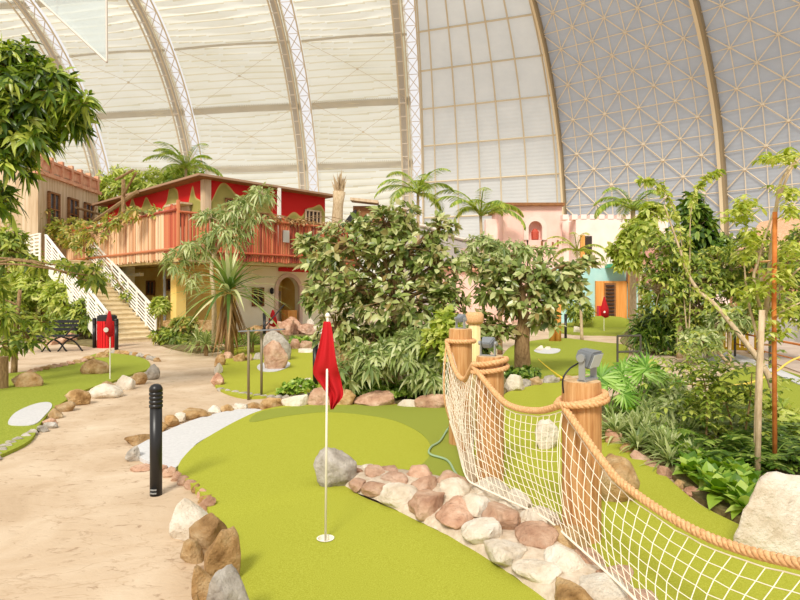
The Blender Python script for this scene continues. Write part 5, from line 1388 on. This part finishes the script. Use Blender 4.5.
for px, Yp, L, lb in ((198,17.5,1.1,'small spiky plant left of the big dracaena'),(252,17.2,1.0,'small spiky plant right of the big dracaena'),(206,16.6,.8,'grey spiky clump low before the house'),):
    t = empty('spiky_plant', ((px-400)*Yp/F, Yp, 0), lb, 'plant'); m = MB()
    for k in range(60):
        a = k*2.4; e = R(.1,1.4); m.leaf(Vector((0,0,.3)), Vector((math.cos(a)*math.cos(e),math.sin(a)*math.cos(e),math.sin(e))), Vector((0,0,1)), L*R(.7,1.1), .05, .5, 4)
    m.build('leaves', M['lf_grey'], t); MB().tube([(0,0,0),(0,0,.35)], .06, 6).build('stem', M['bark'], t)
random.seed(13)
for k, (px, py, rx, ry, mt, lb) in enumerate(((172,336,18,7,'lf_mango','low shrub in the bed right of the stair foot'),(205,340,18,7,'lf_mango','low shrub in the bed below the corner column'),(240,341,18,6,'lf_ground','low green shrub before the rock bank'),(160,306,7,8,'lf_light','yellow-green shrub before the yellow wall'),(185,324,12,6,'lf_vine','vine-covered low plant under the balcony'),(300,346,10,5,'lf_ground','tiny green clump among the loose rocks'))):
    bankshrub(px,py,20.5 if py < 320 else 20,rx,ry,mt,lb,110,.22,.08)
m = MB(); a = Vector((-9.0,22.0,0)); m.obox(a, (2.6,.3,0), (0,.4,0), (0,0,.75)); o = m.build('low_stone_wall', M['rock_tan']); tag(o, 'low rough stone retaining wall right of the stair foot', 'wall')
# --- the big rubber-leaf shrub in the middle
random.seed(31)
Y = 10.5
shrub('rubber_shrub','large glossy rubber-leaf shrub filling the middle behind the red flag','shrub',G(395,392),
      [BL(385,225,Y,34,18), BL(350,245,Y,36,24), BL(400,250,Y,42,24), BL(345,290,Y,40,30), BL(395,300,Y,48,34), BL(435,265,Y,30,24), BL(445,300,Y,26,26), BL(322,262,Y,18,16), BL(316,300,Y,12,18), BL(372,345,Y-.2,30,20), BL(440,228,Y,14,14), BL(405,210,Y,16,8), BL(335,330,Y,22,22), BL(410,335,Y,40,22), BL(455,330,Y,14,18)],
      900, 6, .18, .09, 'lf_rubber', droop=.2, spread=1.0, up=.5, stem=.045, trunk=([G(395,392),P(396,340,Y),P(392,290,Y)], .10, .06))
shrub('rubber_shrub','upright rubber-leaf branch sticking out left over the house wall','shrub',P(330,380,11.2)*Vector((1,1,0)).length*0+Vector((P(330,0,11.2).x,11.2,0)),
      [BL(304,242,11.2,8,6), BL(312,262,11.2,10,8), BL(320,245,11.2,12,4), BL(306,250,11.2,5,6)], 60, 6, .19, .09, 'lf_rubber', droop=.15, up=.6, stem=.04, trunk=([(P(330,0,11.2).x,11.2,0),P(328,330,11.2),P(318,262,11.2)], .05,.025))
shrub('broadleaf_shrub','light narrow-leaved shrub at the foot of the rubber-leaf shrub','shrub',G(420,398),
      [BL(408,352,9.4,34,20), BL(438,345,9.4,24,26), BL(376,362,9.4,24,16), BL(345,372,9.4,16,12), BL(430,375,9.2,26,14)], 420, 8, .20, .05, 'lf_grey', droop=.5, stem=.02)
shrub('leafy_shrub','bright yellow-green shrub close behind the farthest rope post','shrub',G(442,398),
      [BL(446,325,9.0,10,16), BL(436,345,9.0,14,14), BL(452,352,8.9,10,20)], 120, 6, .17, .08, 'lf_light', droop=.2, up=.6, stem=.02)
shrub('low_ground_cover','low bright ground cover behind the pink boulders','ground cover',G(385,400),
      [BL(352,386,9.9,24,8,30), BL(380,388,9.8,26,8,24), BL(408,390,9.7,20,7,24), BL(330,392,10,14,5,20), BL(436,394,9.6,20,6,24), BL(352,376,10.6,22,8,24)], 560, 7, .085, .06, 'lf_ground', droop=.15, up=.8, stems=False)
shrub('low_ground_cover','small ivy-like clump between bollard and pale stone','ground cover',G(294,395),[BL(300,386,10,16,6,12), BL(288,392,10,10,4,10)],110,6,.08,.06,'lf_ground',droop=.2,up=.8,stems=False)
# --- second small rubber tree
random.seed(41); Y = 12.6
shrub('rubber_tree','small rubber-leaf tree on a stout brown trunk behind the rope posts','tree',G(521,374),
      [BL(500,270,Y,22,10), BL(520,278,Y,32,14), BL(555,275,Y,30,18), BL(496,290,Y,20,18), BL(530,300,Y,34,22), BL(568,292,Y,20,14), BL(486,325,Y,14,14), BL(500,335,Y,20,14), BL(545,322,Y,18,10), BL(588,264,Y,14,6), BL(480,268,Y,12,12)],
      430, 6, .22, .105, 'lf_rubber', droop=.25, spread=1.0, up=.4, stem=.045, trunk=([G(523,374),P(522,345,Y),P(524,318,Y),P(520,290,Y)], .19, .10))
shrub('light_leaf_shrub','airy pale green tree crown before the pink tower','tree',Vector((P(500,0,17).x,17,0)),
      [BL(482,244,17,16,8), BL(504,247,17,20,7), BL(526,252,17,16,6), BL(498,260,17,26,7), BL(470,255,17,10,8), BL(548,250,17,8,4)], 200, 7, .22, .07, 'lf_grey', droop=.55, stem=.03, trunk=([(P(500,0,17).x,17,0),P(500,300,17),P(500,262,17)], .08,.04))
shrub('low_ground_cover','dark leafy ring around the foot of the small rubber tree','ground cover',G(521,376),[BL(521,376,12.3,18,5,16)],120,6,.12,.07,'lf_dark',up=.7,stems=False)
palm('small_palm','yellowish spindly palm by the crenellated wall',(P(582,0,22).x,22,0),3.4,(-.2,0),9,1.5,'lf_light',ll=.35,tr=.05)
# palms in the distance
palm('palm_tree','leftmost of the two palms standing before the square lattice wall',(P(418,0,34).x,34,0),7.6,(.0,0),12,3.0,'lf_palm',tr=.12,droop=1.1)
palm('palm_tree','right one of the two palms standing before the square lattice wall, left of the tower',(P(484,0,34).x,34,0),6.3,(-.2,0),11,3.3,'lf_palm',tr=.12,droop=1.15)
palm('palm_tree','palm with drooping fronds on a pale trunk before the castle wall',(P(633,0,24).x,24,0),5.2,(.0,0),13,2.2,'lf_palm',tr=.13,droop=1.2)
# --- shrubs right of the castle
random.seed(51)
for px,py,Y,bl,nc,per,L,W,mt,lb in (
   (640,230,22,[(640,232,18,14),(622,250,12,10),(650,215,10,10),(628,262,12,6)],200,7,.34,.15,'lf_light','bright broad-leaved tree crown overlapping the palm by the castle'),
   (692,240,18,[(692,208,10,14),(698,232,14,18),(715,245,16,10),(690,255,16,12)],260,6,.30,.16,'lf_dark','dark tall broad-leaved tree left of the brown rib'),
   (680,290,16,[(668,250,24,24),(690,280,34,26),(660,290,22,30),(720,270,26,24),(700,310,30,20),(740,285,20,22)],950,7,.17,.075,'lf_mango','wide green tree crown in the middle of the right-hand planting'),
   (760,270,15,[(755,250,26,22),(790,270,22,26),(770,300,30,22),(740,320,26,14),(800,310,16,20),(800,240,10,16)],620,7,.16,.07,'lf_mango','green crown behind the staked young tree at right'),
   (665,320,17,[(668,322,30,20),(650,335,20,14),(690,335,22,14)],330,7,.40,.06,'lf_dark','long-leaved dark shrub beside the turf mound'),
   (730,325,14.5,[(700,340,22,12),(728,320,18,14)],200,7,.2,.07,'lf_grey','grey-green low shrub before the yellow barrier')):
    s = Y/F; b = Vector(((px-400)*s, Y, 0))
    shrub('garden_tree' if 'crown' in lb or 'tree' in lb else 'garden_shrub', lb, 'tree' if 'tree' in lb or 'crown' in lb else 'shrub', b, [BL(x,y,Y,rx,ry) for x,y,rx,ry in bl], nc, per, L, W, mt, droop=.45, stem=.05, trunk=([b, P(px,300,Y), P(px,py,Y)], .09, .05) if py < 310 else None, twigm='palebark')
# arching branch tips with pale flower spikes
def arch_branch(pts, label, Lf=.14, mat='lf_light', r=.02, n=26, name='arching_branch', W=.09, trunkmat='palebark', dens=1, r1=None):
    base = Vector(pts[0]); t = empty(name, base, label, 'branch'); q = smoothline(pts, 8)
    m = MB(); nn = len(q); m.tube(q, [r*(1-.75*i/(nn-1)) for i in range(nn)], 6); o = m.build('stem', M[trunkmat], smooth=True); o.parent = t; o.location = -base
    m = MB()
    for k in range(n):
        f = R(.35,1); i = min(nn-2, int(f*(nn-1))); p = q[i].lerp(q[i+1], R(0,1))
        for j in range(3*dens): m.leaf(p+rv(.05), (rdir()+Vector((0,0,-.2))).normalized(), rdir(), Lf*R(.7,1.2), W, .3, 2)
    o = m.build('leaves', M[mat]); o.parent = t; o.location = -base; return t
arch_branch([Vector((P(690,0,15.5).x,15.5,0)), P(684,300,15.5), P(680,230,15.5), P(664,190,15.5), P(650,181,15.5), P(637,180,15.5)], 'tall stem arching left with a pale flower spike', .16, n=60)
arch_branch([Vector((P(688,0,15.5).x,15.5,0)), P(690,300,15.5), P(690,230,15.5), P(694,196,15.5), P(706,178,15.5), P(720,171,15.5)], 'tall stem arching right with a pale flower spike', .16, n=60)
# pale leaning trunk
arch_branch([Vector((P(778,0,8.6).x,8.6,0)), P(768,375,8.6), P(742,338,8.8), P(715,305,9), P(698,290,9.2), P(687,272,9.3), P(680,250,9.4), P(664,205,9.6)], 'pale leaning trunk slanting left behind the staked tree', .10, r=.05, n=50, mat='lf_light', W=.05, name='leaning_tree')
# --- staked young tree at the right: double trunk, poles
random.seed(61)
Yt = 5.9
def TP(px, py, Y=Yt): return P(px, py, Y)
gb = G(763, 470); Yt = 5.9
t = empty('young_tree', Vector((TP(757,0).x, Yt, 0)), 'airy young tree with pale forked trunk tied to a rusty stake at right', 'tree'); bs = Vector(t.location)
def sub(m, n_, mt, sm=True): o = m.build(n_, M[mt], smooth=sm); o.parent = t; o.location = -bs
m = MB(); q = smoothline([Vector((TP(757,0).x, Yt, 0)), TP(757,420), TP(760,350), TP(767,300), TP(770,262), TP(772,240), TP(779,190), TP(784,176), TP(796,160)], 6); m.tube(q, [.03*(1-.6*i/(len(q)-1)) for i in range(len(q))], 8)
for bp in ([TP(763,320), TP(754,280), TP(758,262), TP(764,240), TP(776,205), TP(790,168)], [TP(760,345), TP(748,300), TP(744,262)], [TP(766,312), TP(780,290), TP(800,268), TP(820,262)], [TP(778,200), TP(790,172), TP(806,150)], [TP(770,250), TP(778,262), TP(780,300)], [TP(765,330), TP(782,312), TP(806,300)]):
    q = smoothline(bp, 6); m.tube(q, [.016*(1-.6*i/(len(q)-1)) for i in range(len(q))], 6)
sub(m, 'trunk', 'palebark')
m = MB()
for cx, cy, rx, ry, n in ((760,152,0,0,0),(772,158,12,6,26),(790,155,10,8,30),(790,192,12,8,26),(745,205,14,9,40),(738,215,12,9,30),(790,212,10,8,20),(755,240,14,10,30),(795,250,12,14,36),(780,275,16,14,50),(752,290,16,14,50),(790,305,14,14,40),(745,255,10,8,20),(774,330,16,10,30)):
    for k in range(n):
        p = TP(cx+random.gauss(0,rx*.5), cy+random.gauss(0,ry*.5), Yt+R(-.35,.35)); a = R(0,6.28)
        for j in range(4): m.leaf(p, (Vector((math.cos(a+j*1.6), math.sin(a+j*1.6), R(-.4,.3)))).normalized(), Vector((0,0,1)), R(.07,.11), .04, .4, 2)
sub(m, 'foliage', 'lf_light', False)
m = MB()
for py in (262, 345):
    m.tube(around(Vector((TP(766,0).x, Yt-.02, 0)), .065, TP(0,py).z, TP(0,py).z+.01, 0, 2*PI, 14), .008, 5)
sub(m, 'tie', 'rope')
o = MB().tube([Vector((TP(775,0,5.75).x, 5.75, 0)), P(774,300,5.75), P(775,212,5.75)], .022, 8).build('plant_stake', M['rustpole'], smooth=True); tag(o, 'straight rusty orange stake beside the airy young tree', 'stake')
o = MB().tube([Vector((P(757,0,5.4).x, 5.4, 0)), P(759,400,5.4), P(762,310,5.4)], .026, 8).build('plant_stake', M['palebark'], smooth=True); tag(o, 'pale timber stake in front of the young tree trunk', 'stake')
# thin leafy saplings in front right bed
for px, yb, Yq, pts, n, lb in ((706,478,6.7,[(706,440),(707,400),(700,362)],150,'thin sapling with small leaves in the centre of the leafy bed'),(730,470,6.9,[(732,430),(724,395),(716,375)],90,'thin sapling right of the centre of the leafy bed'),(742,480,6.4,[(744,440),(750,400),(752,372)],60,'pale-stemmed sapling left of the pale timber stake'),(695,440,8.2,[(694,400),(690,370),(682,345)],90,'small-leaved sapling behind the leafy bed')):
    b = Vector((P(px,0,Yq).x, Yq, 0)); t = empty('sapling', b, lb, 'sapling'); q = smoothline([b]+[P(x,y,Yq) for x, y in pts], 6)
    o = MB().tube(q, [.014*(1-.6*i/(len(q)-1)) for i in range(len(q))], 6).build('stem', M['twig'], smooth=True); o.parent = t; o.location = -b
    m = MB()
    for k in range(n):
        c = q[int(len(q)*R(.45,.999))]; p = c+Vector((random.gauss(0,.24), random.gauss(0,.2), random.gauss(0,.16))); a = R(0,6.28)
        for j in range(6): m.leaf(p, Vector((math.cos(a+j*1.3), math.sin(a+j*1.3), R(-.3,.4))).normalized(), Vector((0,0,1)), R(.06,.11), .045, .4, 2)
    o = m.build('foliage', M['lf_mango']); o.parent = t; o.location = -b
# understory: spider-plant like drifts, broadleaf, zz plants
random.seed(71)
def clump(base, n, L, W, mt, el, droop, name, label, cat, group, segs=3):
    t = rosette(name, label, cat, base, n, L, W, mt, el, droop, group, segs); return t
protos = [clump((0,0,0), 46, .42, .035, 'lf_grey', (.3,1.4), .55, 'striped_grass_plant', 'arching narrow-leaved plant massed in the bed right of the nearest rope post', 'plant', 'narrow-leaved plants in the lane bed', 5) for _ in range(3)]
spots = []
for k in range(52):
    x = R(612,702); top = 402+ (x-612)*.12; y = R(top+8, 442+(x-612)*.5)
    spots.append(G(x, y))
for i, g in enumerate(spots):
    o = protos[i] if i < 3 else copy_tree(protos[i%3]); o.location = (g.x, g.y, .05); o.rotation_euler.z = R(0,6); o.scale = (R(.8,1.2),)*3
def leafy(n, L, W, mt, H, stems):
    """pinnate stems like a zz plant"""
    t = empty('fern_leaved_plant', (0,0,0)); m = MB()
    for k in range(stems):
        a = R(0,6.28); e = R(.5,1.2); pts = []; p = Vector((0,0,0)); ang = e; h = Vector((math.cos(a), math.sin(a), 0))
        for i in range(11): pts.append(p.copy()); p = p+(h*math.cos(ang)+Vector((0,0,math.sin(ang))))*(H/10); ang -= .12
        m.tube(pts, [.01*(1-.07*i) for i in range(11)], 4)
        for i in range(2, 11):
            tg = (pts[i]-pts[i-1]).normalized(); sd = tg.cross(Vector((0,0,1))).normalized()
            for sg in (-1,1): m.leaf(pts[i], (sd*sg+tg*.5).normalized(), Vector((0,0,1)), L*R(.8,1.1), W, .15, 3)
    o = m.build('leaves', M[mt], t); return t
zz = [leafy(9, .12, .05, 'lf_dark', .55, 13) for _ in range(2)]
for i, (px, py) in enumerate(((752,474),(770,476),(790,470),(742,480),(728,474),(765,458),(790,455),(780,440),(810,465),(716,462))):
    o = zz[i] if i < 2 else copy_tree(zz[i%2]); g = G(px, py); o.location = (g.x, g.y, .05); o.rotation_euler.z = R(0,6); o.scale = (R(.7,1.1),)*3
    tag(o, 'dark glossy fern-leaved plant in the bed around the right-hand stakes', 'plant', 'dark fern-leaved plants by the stakes')
bl = [clump((0,0,0), 15, .22, .11, 'lf_ground', (.2,1.3), .35, 'broad_leaf_plant', 'broad heart-leaved plant at the lane edge of the leafy bed', 'plant', 'broad heart-leaved plants at the lane edge', 4) for _ in range(3)]
sp2 = [(662,450),(672,458),(668,440),(684,466),(694,470),(690,478),(700,484),(708,478),(712,492),(722,500),(730,494),(738,506),(740,492),(716,484),(680,455),(702,466),(728,482),(650,440),(744,516),(736,488),(748,500),(756,506),(720,508),(706,476),(694,462),(676,448),(732,500),(726,490),(742,496),(750,490),(662,442),(714,478),(640,432),(630,424),(618,414),(655,446),(668,452),(684,472),(698,486),(710,496),(724,506),(734,514),(746,522),(690,486)]
for i, (px, py) in enumerate(sp2):
    o = bl[i] if i < 3 else copy_tree(bl[i%3]); g = G(px, py); o.location = (g.x, g.y, .08); o.rotation_euler.z = R(0,6); o.scale = (R(.8,1.25),)*3
for i, (px, py, Yq) in enumerate(((680,415,7.8),(712,420,7.6),(745,430,7.2),(780,425,7.2),(660,400,9))):
    b = Vector((P(px,0,Yq).x, Yq, 0)); shrub('undergrowth_shrub', ['narrow-leaved green shrub left of the thin saplings','mid-green shrub directly behind the central sapling','shrub between the central sapling and the pale stake','shrub behind the rusty stake near the right edge','low shrub at the back of the leafy bed near the fan palms'][i], 'shrub', b, [BL(px,py,Yq,30,22), BL(px+10,py+26,Yq,28,18)], 200, 7, .17, .055, 'lf_light' if i%2 else 'lf_grey', droop=.4, stem=.015)
# fan palms
def fanpalm(px, py, Yq, nf, r, label):
    b = Vector((P(px,0,Yq).x, Yq, 0)); t = empty('fan_palm', b, label, 'palm')
    for k in range(nf):
        a = 2*PI*k/nf+R(-.3,.3); e = R(.6,1.3); st = Vector((math.cos(a)*math.cos(e), math.sin(a)*math.cos(e), math.sin(e))); hc = st*R(.25,.42)
        hc.z += P(px,py,Yq).z-.15
        m = MB(); m.tube([(0,0,0), hc*.5, hc], .008, 4)
        nrm = (Vector((math.cos(a),math.sin(a),0))*.5+Vector((0,-.4,.6))).normalized(); ax = (st+Vector((0,0,-.2))); ax = (ax-nrm*ax.dot(nrm)).normalized(); bx = nrm.cross(ax)
        for j in range(26):
            q = -2.4+4.8*j/25; m.leaf(hc, ax*math.cos(q)+bx*math.sin(q)+nrm*.12*(j%2), nrm, r*(.75+.25*math.cos(q*.5)), .035, .12, 3, .3)
        m.build('fan_leaf', M['lf_fan'], t)
    return t
fanpalm(637,376,8.6,7,.34,'fan palm with round pale fans below the low sign frame')
fanpalm(608,392,8.2,7,.30,'green fan palm directly right of the nearest rope post')
fanpalm(662,384,9.4,5,.24,'small fan palm behind the leafy bed, right of the round one')
# low plants on far side
for px, py, Yq, rx, ry, mt, lb in ((580,312,30,12,10,'lf_mango','bush beside the far mound, left of the red flag'),(560,300,31,8,10,'lf_light','small light bush between timber posts and mound'),(470,345,13.5,14,10,'lf_mango','low shrub between the first and second rope posts')):
    bankshrub(px,py,Yq,rx,ry,mt,lb,120,.3,.09)
